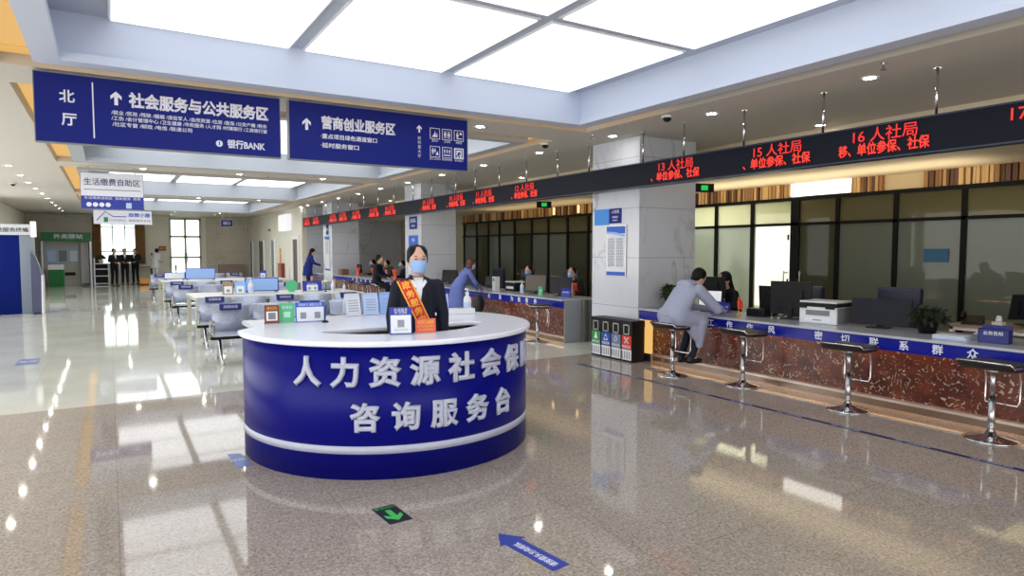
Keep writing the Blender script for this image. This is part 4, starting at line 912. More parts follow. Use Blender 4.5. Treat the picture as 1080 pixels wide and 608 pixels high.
def person(label, loc, rz, pose, top=(20, 22, 30), legs=(24, 24, 30), hair='short', vox=.013, scale=1.0, male=False, mask=True, yaw=0.0, pitch=0.0, coat=0.0, face=False, group=None, detail=None, skin=M_SKIN, vest=None, shoes=M_SHOE, drape=False):
    t = thing('person', label, 'person', loc, rz, group); t.scale = (scale,) * 3
    P = {k: v for k, v in pose.items()}; pel, nk, hd = Vector(P['pel']), Vector(P['nk']), Vector(P['hd'])
    HR = Matrix.Rotation(yaw, 3, 'Z') @ Matrix.Rotation(pitch, 3, 'X')
    sw = .175 if male else .155
    def hp(x, y, z): return hd + HR @ Vector((x, y, z))
    B = MB()
    B.ell(hd, (.073, .09, .104), 18, 12, HR); B.ell(hp(0, -.022, -.055), (.053, .064, .062), 16, 10, HR); B.ell(hp(0, -.03, -.09), (.032, .04, .03), 12, 8, HR)
    B.ell(hp(0, -.094, -.018), (.011, .014, .02), 10, 8, HR); B.ell(hp(0, -.088, .018), (.045, .012, .008), 10, 6, HR)
    for s in (-1, 1): B.ell(hp(s * .075, .012, -.015), (.009, .019, .03), 10, 8, HR)
    B.ell(hp(0, -.083, -.06), (.022, .012, .01), 10, 6, HR)
    B.cap(nk + Vector((0, .005, -.05)), hd + Vector((0, .015, -.07)), .052, .047)
    ax = (nk - pel)
    for i in range(14):
        u = i / 13 * .9; B.ell(pel.lerp(nk, u), (.09, .065, .04), 12, 8)
    sh = [nk + Vector((s * sw, .0, -.055)) for s in (-1, 1)]
    for k, s in enumerate((-1, 1)):
        E, W = map(Vector, P['arms'][k]); B.cap(nk + Vector((s * .04, 0, -.06)), sh[k], .045, .045); B.cap(sh[k], E, .044, .036); B.cap(E, W, .036, .025)
        hand(B, W, (W - E), Vector((s * 1.0, 0, .35)) if abs((W - E).normalized().z) > .6 else Vector((0, 0, 1)), -s if abs((W - E).normalized().z) > .6 else -s, .5)
        K, A = map(Vector, P['legs'][k]); hip = pel + Vector((s * .085, 0, -.02)); B.cap(hip, K, .07, .05); B.cap(K, A, .048, .034); B.cap(A, A + Vector((0, -.11, -.045)), .032, .025)
    remesh(B, 'body', skin, t, vox if vox < .012 else .012, 2, 1.0 if vox < .01 else .5)
    # upper garment
    m_top = mat('cloth_%d_%d_%d' % top, top, .75, spec=.25); T = MB()
    prof = [(0, .165, .115), (.18, .158, .112), (.4, .138, .102), (.62, .15, .115), (.78, .163, .118), (.90, .155, .10), (.99, .10, .075)]
    if male: prof = [(0, .165, .12), (.2, .165, .12), (.4, .165, .12), (.62, .178, .128), (.8, .185, .125), (.92, .165, .10), (1.0, .10, .08)]
    def rad(u):
        for (a, ra, ya), (b_, rb, yb) in zip(prof, prof[1:]):
            if a <= u <= b_: w_ = (u - a) / (b_ - a); return ra + (rb - ra) * w_, ya + (yb - ya) * w_
        return prof[-1][1:]
    for i in range(30):
        u = i / 29 * .99; r = rad(u); T.ell(pel.lerp(nk, u), (r[0], r[1], .035), 20, 8)
    if coat:
        for i in range(12): u = i / 11 * .5; T.ell(pel.lerp(nk, u), (.205 - .05 * u, .165 - .07 * u, .04), 20, 8)
    for i in range(int(1 + coat / .03)):
        z = -.03 * i; kz = (1.22 if coat else 1) + .9 * abs(z); T.ell(pel + Vector((0, .0 + (.05 * abs(z)), z)), (.168 * kz, .125 * kz, .04), 20, 8)
    for k, s in enumerate((-1, 1)):
        E, W = map(Vector, P['arms'][k]); T.cap(nk + Vector((s * .05, 0, -.045)), sh[k], .052, .058); T.cap(sh[k], E, .060, .050); T.cap(E, lerp(E, W, .93), .050, .038)
    T.cap(nk + Vector((0, .01, -.06)), nk + Vector((0, .015, .005)), .075, .062)
    if detail == 'hood':
        T.ell(nk + Vector((0, .085, .01)), (.145, .07, .07), 16, 10); T.ell(nk + Vector((0, .02, .03)), (.11, .10, .05), 16, 10)
    if drape:
        for k, s in enumerate((-1, 1)):
            K = Vector(P['legs'][k][0]); T.cap(pel + Vector((s * .11, .02, -.03)), K + Vector((s * .01, .05, .0)), .135, .115)
        for i in range(10): u = i / 9; T.ell(pel.lerp(nk, .1 + u * .75) + Vector((0, .02, 0)), (.215, .16 - .03 * u, .06), 18, 8)
        K = Vector(P['legs'][0][0]); T.cap(K + Vector((-.05, .08, -.02)), K + Vector((-.06, .10, -.30)), .10, .045); T.cap(K + Vector((-.02, .20, -.05)), K + Vector((-.06, .12, -.22)), .09, .05)
        T.cap(sh[0], P['arms'][0][0], .08, .066); T.cap(sh[1], P['arms'][1][0], .08, .066)
    jk = remesh(T, 'jacket', m_top, t, vox, 3, 1.0 if vox < .01 else .6)
    # legs
    m_leg = mat('cloth_%d_%d_%d' % legs, legs, .8, spec=.2); L = MB()
    L.ell(pel, (.155, .112, .10), 18, 10)
    for k, s in enumerate((-1, 1)):
        K, A = map(Vector, P['legs'][k]); hip = pel + Vector((s * .085, 0, -.02)); L.cap(hip, K, .088, .064); L.cap(K, lerp(K, A, .96), .062, .05)
    remesh(L, 'trousers', m_leg, t, max(vox, .012), 2, .6)
    for k in (0, 1):
        A = Vector(P['legs'][k][1]); MB().ell(A + Vector((0, -.06, -.045)), (.042, .125, .035), 14, 8).cap(A, A + Vector((0, .01, -.04)), .04, .038).box(A.x - .038, A.y - .17, A.z - .08, A.x + .038, A.y + .05, A.z - .068).build('shoe', shoes, t, smooth=True)
    # hair
    Hm = MB(); Hm.ell(hp(0, .032, .018), (.082, .086, .104), 20, 12, HR)
    for s in (-1, 1): Hm.ell(hp(s * .034, .020, .046), (.050, .080, .068), 18, 12, HR); Hm.ell(hp(s * .072, .018, .012), (.013, .046, .052), 12, 8, HR)
    if hair in ('bun', 'pony'): Hm.ell(hp(0, .112, .0), (.036, .034, .036), 12, 8, HR)
    if hair == 'pony':
        for i in range(6): Hm.ell(hp(0, .12 + .004 * i, -.03 - .03 * i), (.03, .025, .03), 10, 6, HR)
    if hair == 'long':
        for i in range(9): Hm.ell(hp(0, .05, -.02 - .024 * i), (.082 - .002 * i, .05, .03), 14, 8, HR)
    if hair == 'bob':
        for i in range(5): Hm.ell(hp(0, .03, -.01 - .02 * i), (.085, .07, .03), 14, 8, HR)
    remesh(Hm, 'hair', mat('red_brown_hair', (84, 40, 30), .5) if hair == 'bob' else M_HAIR, t, max(vox * .8, .007), 1)
    if mask:
        g = MB(); vs = []; nx, nz = 12, 8
        for j in range(nz + 1):
            for i in range(nx + 1):
                a = (i / nx - .5) * 2 * math.radians(74); q = j / nz; z = -.105 + .098 * q
                bul = .012 * math.sin(PI * q) + (.008 if q > .6 else 0) * math.cos(a) ** 6
                ry = .088 + bul - (.022 * (1 - q) ** 2); rx = .061 + .004 * q - .012 * (1 - q) ** 2
                vs.append(hp(rx * math.sin(a), -.012 - ry * math.cos(a), z))
        g.add(vs, [(j * (nx + 1) + i, j * (nx + 1) + i + 1, (j + 1) * (nx + 1) + i + 1, (j + 1) * (nx + 1) + i) for j in range(nz) for i in range(nx)])
        o = g.build('face_mask', M_MASK, t, smooth=True); sm = o.modifiers.new('s', 'SOLIDIFY'); sm.thickness = .003; sm.offset = 1
        for s in (-1, 1): MB().tube([hp(s * .066, -.03, -.012), hp(s * .078, .0, .01), hp(s * .08, .02, -.01), hp(s * .072, .0, -.05), hp(s * .058, -.03, -.085)], .0016, 6).build('ear_loop', M_PAPER, t)
    if face:
        for s in (-1, 1):
            MB().ell(hp(s * .03, -.0845, .003), (.0145, .004, .0036), 12, 6, HR).build('eye', M_HAIR, t, smooth=True)
            MB().ell(hp(s * .03, -.0865, .026), (.018, .003, .003), 12, 6, HR).build('eyebrow', M_HAIR, t, smooth=True)
    return t, jk, hp
# projecting cloth pieces on a jacket
def on_front(jk, off=.006):
    me = jk.data; bv = BVHTree.FromPolygons([v.co for v in me.vertices], [p.vertices for p in me.polygons])
    def f(x, z, o=off):
        h = bv.ray_cast(Vector((x, -1, z)), Vector((0, 1, 0)))
        if h[0] is None: 
            h = bv.find_nearest(Vector((x, -.1, z))); return h[0] + Vector((0, -o, 0))
        return Vector((x, h[0].y - o, z))
    return f
def patch(f, quad, n, k, name, mats, parent, off=.006, thick=.003, mi=None):
    """quad: function (u, v) -> (x, z)"""
    b = MB(); vs = [f(*quad(i / n, j / k), off) for i in range(n + 1) for j in range(k + 1)]; 
    o_ = len(b.v); b.v += [tuple(v) for v in vs]
    for i in range(n):
        for j in range(k):
            b.f.append((i * (k + 1) + j, (i + 1) * (k + 1) + j, (i + 1) * (k + 1) + j + 1, i * (k + 1) + j + 1)); b.m.append(mi(i / n, (j + .5) / k) if mi else 0)
    o = b.build(name, mats, parent, smooth=True); s = o.modifiers.new('s', 'SOLIDIFY'); s.thickness = thick; s.offset = 0; return o

def suit_front(t, jk, wd=.05, z0=1.17, z1=1.40, shirt=M_WHITE):
    f = on_front(jk); q = f(0, z1 - .02)
    MB().lathe([(.066, -.045), (.061, -.005), (.056, .022), (.052, .022), (.052, -.045)], (0, q.y + .075, z1 - .012), 28).build('collar_band', mat('white_shirt', (226, 230, 238), .7), t, smooth=True)
    patch(f, lambda u, v: ((v - .5) * 2 * wd * u + .0, z0 + (z1 - z0) * u), 12, 6, 'shirt_front', mat('white_shirt', (226, 230, 238), .7), t, .004)
    for s in (-1, 1):
        patch(f, lambda u, v, s=s: (s * (wd * u + .004 + v * .035 * math.sin(PI * min(u * 1.1, 1))), z0 - .0 + (z1 - z0) * u), 12, 4, 'lapel', jk.data.materials[0], t, .010)
        patch(f, lambda u, v, s=s: (s * (.010 + .038 * u + v * .018), z1 - .055 + .05 * u - .02 * v), 5, 3, 'shirt_collar', mat('white_shirt'), t, .014)
# receptionist
RT, RJ, RH = person('person standing behind the round desk in dark suit, blue mask and red gold sash', (2.10, 4.86, 0), math.radians(-17), pose_stand(), top=(24, 26, 40), hair='bun', vox=.0085, face=True, scale=1.0, yaw=.10)
suit_front(RT, RJ, .038, 1.14, 1.395)
f = on_front(RJ)
def sq(u, v): 
    cx = -.125 + .215 * u; cz = 1.395 - .46 * u; nx_, nz_ = .46, .215; L_ = math.hypot(nx_, nz_); w_ = .052
    return cx + (v - .5) * 2 * w_ * nx_ / L_, cz + (v - .5) * 2 * w_ * nz_ / L_
M_SASH = mat('red_sash', (206, 40, 28), .6)
patch(f, sq, 36, 10, 'sash', [M_SASH, M_GOLD], RT, .016, .003, lambda u, v: 1 if (v < .11 or v > .89) else 0)
for k, ch in enumerate('政务服务中心'):
    u = .12 + .145 * k; cx, cz = sq(u, .5)
    def xf(x, y, z, cx=cx, cz=cz):
        a = math.radians(18); X, Z = cx + x * math.cos(a) - y * math.sin(a), cz + x * math.sin(a) + y * math.cos(a); p = f(X, Z, .020 + max(z, 0)); return p
    text('sash_lettering', ch, .062, M_GOLD, RT, depth=.0005, bold=.0022, xf=xf)
# man in the grey coat at the near counter
gp = pose_sit(.655, .30, .12, .3)
gp['pel'] = (0, .0, .80); gp['nk'] = (0, -.25, 1.16); gp['hd'] = (0.0, -.40, 1.265)
gp['arms'] = [((-.24, -.50, .86), (-.08, -.72, .83)), ((.22, -.46, .86), (.10, -.72, .83))]
gp['legs'] = [((-.11, -.37, .70), (-.10, -.20, .24)), ((.11, -.38, .70), (.12, -.22, .22))]
person('person in light grey hooded coat seated on a stool, leaning on the near counter', (6.17, 6.05, 0), PI / 2 - .12, gp, top=(158, 164, 188), legs=(34, 40, 52), male=True, mask=False, hair='short', vox=.011, pitch=.5, coat=.12, detail='hood', face=True, scale=1.0, drape=True)
cp_ = pose_sit(.48, .12, .08, .32, .79)
T_, J_, _ = person('person in dark suit with white collar working behind the near counter', (8.05, 6.62, 0), -PI / 2 - .35, cp_, top=(22, 24, 34), hair='long', vox=.011, mask=False, pitch=.35, face=True); suit_front(T_, J_, .045, .80, 1.0)
def vestf(t, jk, z0=.72, z1=.98):
    f = on_front(jk)
    for s in (-1, 1): patch(f, lambda u, v, s=s: (s * (.035 + v * .085), z0 + (z1 - z0) * u), 8, 4, 'vest_panel', M_ORANGE, t, .012)
    patch(f, lambda u, v: ((v - .5) * .05, z0 + (z1 - z0) * u), 8, 2, 'shirt_front', mat('white_shirt'), t, .005)
T_, J_, _ = person('person in black with orange red vest and blue mask behind the second counter', (7.9, 10.42, 0), -PI / 2 + .5, cp_, top=(24, 24, 28), hair='bun', vox=.011, face=True); vestf(T_, J_)
T_, J_, _ = person('person with bobbed black hair, blue mask and white shirt behind the second counter', (7.95, 12.05, 0), -PI / 2 + .5, pose_sit(.48, .12, .08, .32, .79), top=(28, 28, 34), hair='long', vox=.011, pitch=.2); suit_front(T_, J_, .06, .78, 1.0)
lp = pose_stand(); lp['nk'] = (0, -.22, 1.30); lp['hd'] = (0, -.33, 1.43); lp['arms'] = [((-.2, -.34, 1.02), (-.12, -.56, .86)), ((.2, -.34, 1.02), (.12, -.56, .86))]
person('person with red brown hair in a violet blue coat leaning over the second counter', (6.12, 12.1, 0), PI / 2 - .1, lp, top=(98, 112, 176), legs=(30, 34, 50), hair='bob', vox=.012, coat=.45, pitch=.3, scale=.93)
t = thing('shoulder_bag', 'black bag hanging beside the person in the violet blue coat', 'bag', (6.42, 11.72, .32), .3); MB().ell((0, 0, .2), (.13, .09, .2), 16, 10).build('bag_body', M_BLACKL, t, smooth=True); MB().tube([(-.08, 0, .34), (-.06, .02, .55), (.0, .03, .62), (.06, .02, .55), (.08, 0, .34)], .008, 6).build('strap', M_BLACKL, t)
bp = pose_sit(.655, .05, .12, .30, .86); bp['legs'] = [((-.12, -.34, .60), (-.16, -.42, .16)), ((.12, -.30, .60), (.14, -.2, .14))]
person('person in black jacket seated on a stool at the third counter, back to the hall', (6.22, 17.2, 0), PI / 2 - .7, bp, top=(26, 30, 42), legs=(24, 26, 34), male=True, mask=False, vox=.013, scale=1.02)
sp = pose_stand(); sp['nk'] = (0, -.10, 1.37); sp['hd'] = (0, -.17, 1.50)
sp['arms'] = [((-.2, -.2, 1.1), (-.1, -.42, 1.02)), ((.2, -.2, 1.1), (.1, -.42, 1.02))]
person('person in bright blue jacket with black hair standing at the last counter', (6.15, 24.2, 0), PI / 2 - .2, sp, top=(30, 44, 120), legs=(34, 40, 70), hair='long', vox=.013, coat=.25, mask=False, pitch=.4, scale=1.04)
st2 = pose_stand(); st2['hd'] = (0, -.06, 1.53)
person('person with ponytail in white and dark top standing behind the third counter', (7.75, 18.2, 0), -PI / 2, st2, top=(120, 124, 132), hair='pony', vox=.013, scale=1.0, pitch=.2)
for i, (x, y, tp, lb, v) in enumerate(((7.95, 19.2, (26, 28, 34), 'person in dark clothes seated behind the third counter, right of the white box', False), (7.95, 20.6, (34, 34, 40), 'person in red vest seated behind the third counter by the centre', True), (7.95, 21.9, (36, 36, 34), 'person in red vest seated behind the third counter at its far end', True), (7.95, 16.9, (30, 32, 40), 'person in dark jacket seated behind the third counter at its near end', False))):
    T_, J_, _ = person(lb, (x, y, 0), -PI / 2 + .2 * (i % 2), pose_sit(.48, .1, .08, .32, .79), top=tp, hair='bun', vox=.013, mask=(i % 2 == 0)); 
    if v: vestf(T_, J_)
fp = pose_stand(); fp['arms'] = [((-.23, .0, 1.1), (-.10, -.24, 1.05)), ((.23, .0, 1.1), (.10, -.24, 1.05))]
for i, (x, y, rz, lb) in enumerate(((.18, 34.4, .5, 'leftmost of three people in black suits before the far window'), (.60, 35.15, .1, 'middle of three people in black suits before the far window'), (1.04, 35.85, -.4, 'rightmost of three people in black suits before the far window'))):
    T_, J_, _ = person(lb, (x, y, 0), rz, fp, top=(26, 27, 33), male=True, mask=False, vox=.014, scale=1.02); suit_front(T_, J_)
hp_ = pose_stand(); hp_['nk'] = (0, -.08, 1.37); hp_['hd'] = (0, -.13, 1.52); hp_['arms'] = fp['arms']
person('person in white protective suit standing right of the far window', (1.85, 35.4, 0), PI * .7, hp_, top=(214, 218, 220), legs=(212, 216, 218), male=True, vox=.014, coat=.2, mask=True, scale=1.04, detail='hood', shoes=M_WHITEPL)

# ------------------------------------------------------------------ things on and behind the counters
CT = .758
def monitor(label, x, y, rz, wd=.52, ht=.32, z=CT, m=M_SCREEN, stand_h=.12, tilt=.12):
    t = thing('monitor', label, 'monitor', (x, y, z), rz); X = Matrix.Translation((0, 0, stand_h)) @ Matrix.Rotation(-tilt, 4, 'X')
    MB().box(-wd / 2, -.012, 0, wd / 2, .012, ht, X).build('housing', M_BLACK, t, bevel=.004)
    MB().box(-wd / 2 + .012, -.0135, .02, wd / 2 - .012, -.0115, ht - .012, X).build('screen', m, t)
    MB().box(-wd * .3, .012, ht * .2, wd * .3, .04, ht * .75, X).box(-.03, .015, 0, .03, .045, stand_h + ht * .4).build('stand_arm', M_BLACK, t, bevel=.003)
    MB().box(-.11, -.08, 0, .11, .1, .012).build('foot', M_BLACK, t, bevel=.004); return t
RZC = PI / 2   # screens towards the staff: local -Y -> +X
monitor('large black monitor seen from behind left of the printer on the near counter', 7.28, 5.15, RZC + .3, .50, .42, stand_h=.05, tilt=.0)
monitor('black monitor just left of the large black monitor on the near counter', 7.50, 5.52, RZC + .25, .44, .34, stand_h=.05)
monitor('black tilted monitor on the near counter between printer and plant', 7.25, 4.02, RZC - 2.9, .60, .30, stand_h=.03, tilt=.28)
monitor('white lit document screen in front of the person in the grey coat', 7.18, 6.36, -RZC + .35, .34, .26, m=mat('white_screen', (226, 232, 236), .3, emit=(226, 232, 236), es=.35), stand_h=.04)
monitor('dark monitor behind the head of the person in the grey coat', 7.62, 6.78, RZC + .4, .52, .32, z=.758, stand_h=.15)
monitor('black monitor on the wooden back desk at the right edge of the photo', 8.32, 3.02, RZC + .9, .42, .28, z=.82, stand_h=.06, tilt=.25)
monitor('dark blue screen on the near counter at the right edge of the photo', 7.2, 2.40, RZC - 2.7, .40, .13, m=mat('navy_screen', (34, 42, 92), .3), stand_h=.02, tilt=.5)
for (x, y, w_, h_, lb, m, rr) in ((7.15, 10.75, .46, .34, 'brown backed monitor on the second counter before the person with black hair', mat('brown_screen', (86, 76, 66), .4), 2.6), (7.2, 9.98, .46, .32, 'black monitor on the second counter beside the blue boxes', M_SCREEN, 2.75), (7.35, 15.0, .45, .32, 'dark monitor on the second counter at its far end', M_SCREEN, 2.6), (7.45, 13.0, .4, .22, 'low dark monitor on the second counter near the violet coat', M_SCREEN, 2.8)):
    monitor(lb, x, y, RZC - rr, w_, h_, m=m, stand_h=.04, tilt=.15)
for i, y in enumerate((17.3, 18.9, 20.4, 21.8)): monitor('dark monitor on the third counter, %s from the near end' % ['first', 'second', 'third', 'fourth'][i], 7.3, y, RZC, .45, .3, stand_h=.08)
def office_chair(label, x, y, rz, m=M_NAVYL, top=1.14):
    t = thing('office_chair', label, 'chair', (x, y, 0), rz, 'high backed office chairs')
    MB().box(-.25, -.24, .44, .25, .22, .52).build('seat', m, t, bevel=.03)
    MB().box(-.26, .2, .56, .26, .28, top).build('backrest', m, t, bevel=.035)
    MB().box(-.03, .2, .46, .03, .26, .6).cyl((0, 0, .1), (0, 0, .44), .03).build('column', M_CHROME, t)
    for k in range(5):
        a = 2 * PI * k / 5; MB().cyl((0, 0, .1), (.28 * math.cos(a), .28 * math.sin(a), .06), .02, .014, n=8).ell((.28 * math.cos(a), .28 * math.sin(a), .028), .028, 10, 6).build('leg', M_BLACK, t)
    for s in (-1, 1): MB().tube([(s * .24, .2, .6), (s * .3, .15, .66), (s * .3, -.12, .66), (s * .27, -.16, .5)], .018, 8).build('armrest', M_BLACK, t)
    return t
office_chair('navy office chair behind the tilted monitor and printer at the near counter', 8.05, 4.35, -PI / 2, top=1.16)
office_chair('navy office chair behind the large black monitor of the near counter', 8.1, 5.65, -PI / 2, top=1.12)
office_chair('dark office chair left of the person with the orange vest', 8.1, 11.15, -PI / 2, top=1.2)
office_chair('dark office chair left of the person with black hair, second counter', 8.15, 12.95, -PI / 2, top=1.16)
office_chair('dark office chair nearest the second column, second counter', 8.1, 14.2, -PI / 2, top=1.16)
# printer
t = thing('printer', 'white and grey multifunction printer with black scanner lid on the near counter', 'printer', (7.22, 4.64, CT), -PI / 2 + .12)
MB().box(-.22, -.19, 0, .22, .19, .20).build('body', M_WHITEPL, t, bevel=.015); MB().box(-.232, -.20, .20, .232, .2, .245).build('scanner_edge', M_BLACK, t, bevel=.01); MB().box(-.22, -.19, .245, .22, .19, .265).build('scanner_lid', M_WHITEPL, t, bevel=.008)
MB().box(-.15, -.2, .02, .15, -.188, .07).build('paper_tray', M_WHITE, t, bevel=.003); MB().box(-.14, -.196, .10, .14, -.188, .16).build('output_slot', M_GREYPL, t, bevel=.002); MB().box(-.23, -.215, .18, -.13, -.19, .235).box(.10, -.215, .18, .2, -.19, .235).build('lid_clip', M_BLACK, t, bevel=.004)
MB().box(-.05, -.203, .04, .05, -.2, .052).build('tray_handle', M_GREYPL, t); MB().box(.222, -.17, .01, .226, .17, .19).build('side_panel', M_GREYPL, t)
def plant(label, x, y, z, r, h, pot=M_BLACK, n=140, pr=.1, name='potted_plant'):
    t = thing(name, label, 'plant', (x, y, z)); rnd = random.Random(int(x * 100 + y * 37))
    MB().lathe([(0, 0), (pr * .75, 0), (pr, h * .38), (pr * 1.05, h * .4), (pr * .9, h * .4), (pr * .85, h * .36), (0, h * .36)]).build('pot', pot, t, smooth=True)
    MB().lathe([(0, h * .35), (pr * .86, h * .35), (pr * .86, h * .37), (0, h * .38)]).build('soil', M_SOIL, t)
    b = MB(); st = MB()
    for i in range(n):
        a = rnd.uniform(0, 2 * PI); el = rnd.uniform(-.35, 1.3); R_ = r * rnd.uniform(.55, 1.0)
        c = Vector((R_ * math.cos(a) * math.cos(el), R_ * math.sin(a) * math.cos(el), h * .55 + R_ * math.sin(el) * .8)); s = rnd.uniform(.035, .06) * (r / .17)
        X = Matrix.Translation(c) @ Euler((rnd.uniform(-.9, .9), rnd.uniform(-.9, .9), a)).to_matrix().to_4x4()
        pts = [(-s, 0, 0), (-s * .3, -s * .5, .1 * s), (s * .6, -s * .35, .05 * s), (s * 1.3, 0, -.2 * s), (s * .6, s * .35, .05 * s), (-s * .3, s * .5, .1 * s)]
        b.add([X @ Vector(p) for p in pts], [(0, 1, 2, 3), (0, 3, 4, 5)])
        if i % 5 == 0: st.tube([(0, 0, h * .36), c * .5 + Vector((0, 0, h * .3)), c], .003, 5)
    st.build('stems', M_LEAF, t); b.build('foliage', mat('dark_leaf', (40, 52, 36), .6) if y < 7 else M_LEAF, t, kind='stuff'); return t
plant('bushy dark green potted plant on the near counter beside the tilted monitor', 7.22, 3.50, CT, .17, .26, n=240)
plant('dark green potted plant at the far end of the near counter by the column', 7.14, 7.06, CT, .17, .36, n=220)
plant('potted plant in white pot on the second counter at its far part', 7.15, 14.0, CT, .16, .3, pot=M_WHITEPL, n=120)
# name plates, flag, boxes, papers
def plate(label, x, y, rz, m=M_MBLUE, wd=.2, ht=.12, tx='业务咨询', name='name_plate', cat='name plate'):
    t = thing(name, label, cat, (x, y, CT), rz); X = Matrix.Rotation(-.25, 4, 'X'); MB().box(-wd / 2, 0, 0, wd / 2, .01, ht, X).box(-wd / 2, .06, 0, wd / 2, .068, ht, Matrix.Rotation(.3, 4, 'X')).build('plate_body', m, t, bevel=.001)
    MB().box(-wd / 2, 0, 0, wd / 2, .08, .006).build('foot', m, t)
    up = X.to_3x3() @ Vector((0, 0, 1)); text('lettering', tx, .03, M_SIGNW, t, X @ Vector((0, -.001, ht * .6)), (1, 0, 0), up, .0003, .0003, width=wd * .75)
plate('blue name plate on the near counter before the seated staff member', 7.05, 6.12, -PI / 2 + .25, wd=.2, ht=.15)
plate('blue name plate behind the little red flag on the near counter', 7.25, 6.18, -PI / 2 + .25, wd=.16, ht=.12, tx='业务受理')
t = thing('table_flag', 'small red flag on a short pole on the near counter', 'flag', (7.05, 5.76, CT)); MB().lathe([(0, 0), (.035, 0), (.03, .015), (0, .018)]).build('base', M_GOLD, t, smooth=True); MB().cyl((0, 0, .01), (0, 0, .25), .004, n=8).build('pole', M_GOLD, t)
MB().add([(0, 0, .25), (.02, -.045, .18), (.02, -.06, .10), (-.01, -.02, .08), (0.01, 0.01, .09), (.03, .04, .10), (.01, .03, .18)], [(0, 1, 2, 3, 4, 5, 6)]).build('flag_cloth', mat('flag_red', (216, 36, 26), .6), t).modifiers.new('s', 'SOLIDIFY').thickness = .004
t = thing('box_stack', 'black card reader box on the near counter below the name plates', 'device', (7.2, 5.56, CT), .1); MB().box(-.08, -.13, 0, .08, .13, .10).build('box_body', M_BLACK, t, bevel=.008); MB().box(-.082, -.09, .03, -.079, .09, .07).build('screen', M_SCREEN, t)
t = thing('paper_stack', 'stack of white and pale blue papers on the near counter beside the plant', 'papers', (6.98, 3.14, CT), .1)
for k in range(4): MB().box(-.11, -.15 + .01 * k, .009 * k, .11, .15, .009 * k + .007).build('sheets', M_PAPER if k % 2 else M_PALE, t)
t = thing('document_tray', 'blue document holder with white lettering on the near counter, right part', 'holder', (7.0, 2.80, CT), -PI / 2 + .1)
MB().box(-.12, -.06, 0, .12, .06, .01).box(-.12, -.06, 0, .12, -.05, .12, Matrix.Rotation(-.1, 4, 'X')).box(-.12, .05, 0, .12, .06, .16).box(-.12, -.06, 0, -.115, .06, .13).box(.115, -.06, 0, .12, .06, .13).build('holder_body', mat('deep_blue', (24, 34, 112), .5), t, bevel=.002); text('lettering', '业务告知', .04, M_SIGNW, t, (0, -.062, .09), (1, 0, 0), (0, 0, 1), .0004, .0004)
# wooden back desk
t = thing('back_desk', 'wooden topped staff desk with white metal frame behind the near counter', 'desk', (7.95, 1.25, 0)); MB().box(0, 0, .775, .75, 2.42, .80).build('desk_top', M_WOOD, t, bevel=.003)
b = MB()
for y in (.03, 2.35):
    for x in (.03, .70): b.box(x, y, 0, x + .04, y + .04, .74)
    b.box(.03, y, .735, .74, y + .04, .775)
b.box(.03, .03, .735, .07, 2.39, .775).box(.70, .03, .735, .74, 2.39, .775); X = Matrix.Translation((.03, 2.33, .74)) @ Matrix.Rotation(math.radians(-50), 4, 'X'); b.cyl((.05, 2.36, .50), (.05, 2.10, .745), .014, n=8); b.build('frame', M_WHITE, t, bevel=.003)
t = thing('desk_phone', 'black desk phone at the left end of the wooden back desk', 'phone', (8.15, 3.48, .80), -PI / 2 + .3); MB().prism([(-.1, 0), (.1, 0), (.1, .03), (-.1, .09)], -.1, .1, Matrix(((0, 0, 1, 0), (-1, 0, 0, 0), (0, 1, 0, 0), (0, 0, 0, 1)))).build('base', M_BLACK, t, bevel=.004); MB().tube([(-.09, .08, .09), (-.09, .05, .12), (-.09, -.06, .10), (-.09, -.09, .07)], .02, 8).build('handset', M_BLACK, t, smooth=True)
t = thing('round_box', 'small cream box with white lid standing on the wooden back desk', 'box', (8.12, 3.22, .80)); MB().box(-.045, -.05, 0, .045, .05, .05).build('box_body', M_CREAM, t, bevel=.004); MB().cyl((0, 0, .05), (0, 0, .09), .03, .026).ell((0, 0, .10), (.024, .024, .018)).build('lid', M_WHITEPL, t, smooth=True)
# second counter small things
plate('green card on white foot on the second counter beside the brown monitor', 7.0, 10.72 - .35, -PI / 2 + .3, M_LGREEN, .09, .15, '评价', 'card_stand', 'card stand')
plate('blue and white plate on the second counter beside the person in orange vest', 7.05, 9.62, -PI / 2 + .3, M_MBLUE, .2, .16, '服务 窗口')
pump('white pump bottle on the second counter near the brown monitor', (7.1, 11.15, CT), 1.2)
t = thing('white_pillar_box', 'tall white scanner box on the second counter before the person in violet blue', 'scanner', (6.98, 12.0, CT)); MB().box(-.06, -.06, 0, .06, .06, .30).build('box_body', M_WHITEPL, t, bevel=.01); MB().box(-.062, -.04, .2, -.058, .04, .27).build('screen', M_GREYPL, t)
t = thing('printer', 'dark and white printer on the second counter behind the violet blue coat', 'printer', (7.35, 11.75, CT), -PI / 2); MB().box(-.2, -.18, 0, .2, .18, .18).build('body', M_BLACK, t, bevel=.015); MB().box(-.2, -.18, .182, .2, .18, .2).build('scanner_lid', M_WHITEPL, t, bevel=.006); MB().box(-.14, -.186, .05, .14, -.178, .1).build('output_slot', M_WHITEPL, t)
t = thing('white_box', 'white round topped jar on the third counter', 'jar', (6.95, 18.95, CT)); MB().lathe([(0, 0), (.06, 0), (.065, .02), (.065, .12), (.04, .15), (0, .155)]).build('jar_body', M_WHITEPL, t, smooth=True); MB().cyl((0, 0, .15), (0, 0, .17), .03).build('lid', M_WHITEPL, t)
for i, y in enumerate((17.9, 19.7, 21.2)): plate('red card stand on the third counter, %s from the near end' % ['first', 'second', 'third'][i], 7.0, y, -PI / 2, M_ORANGE, .2, .3, '党员', 'card_stand', 'card stand')
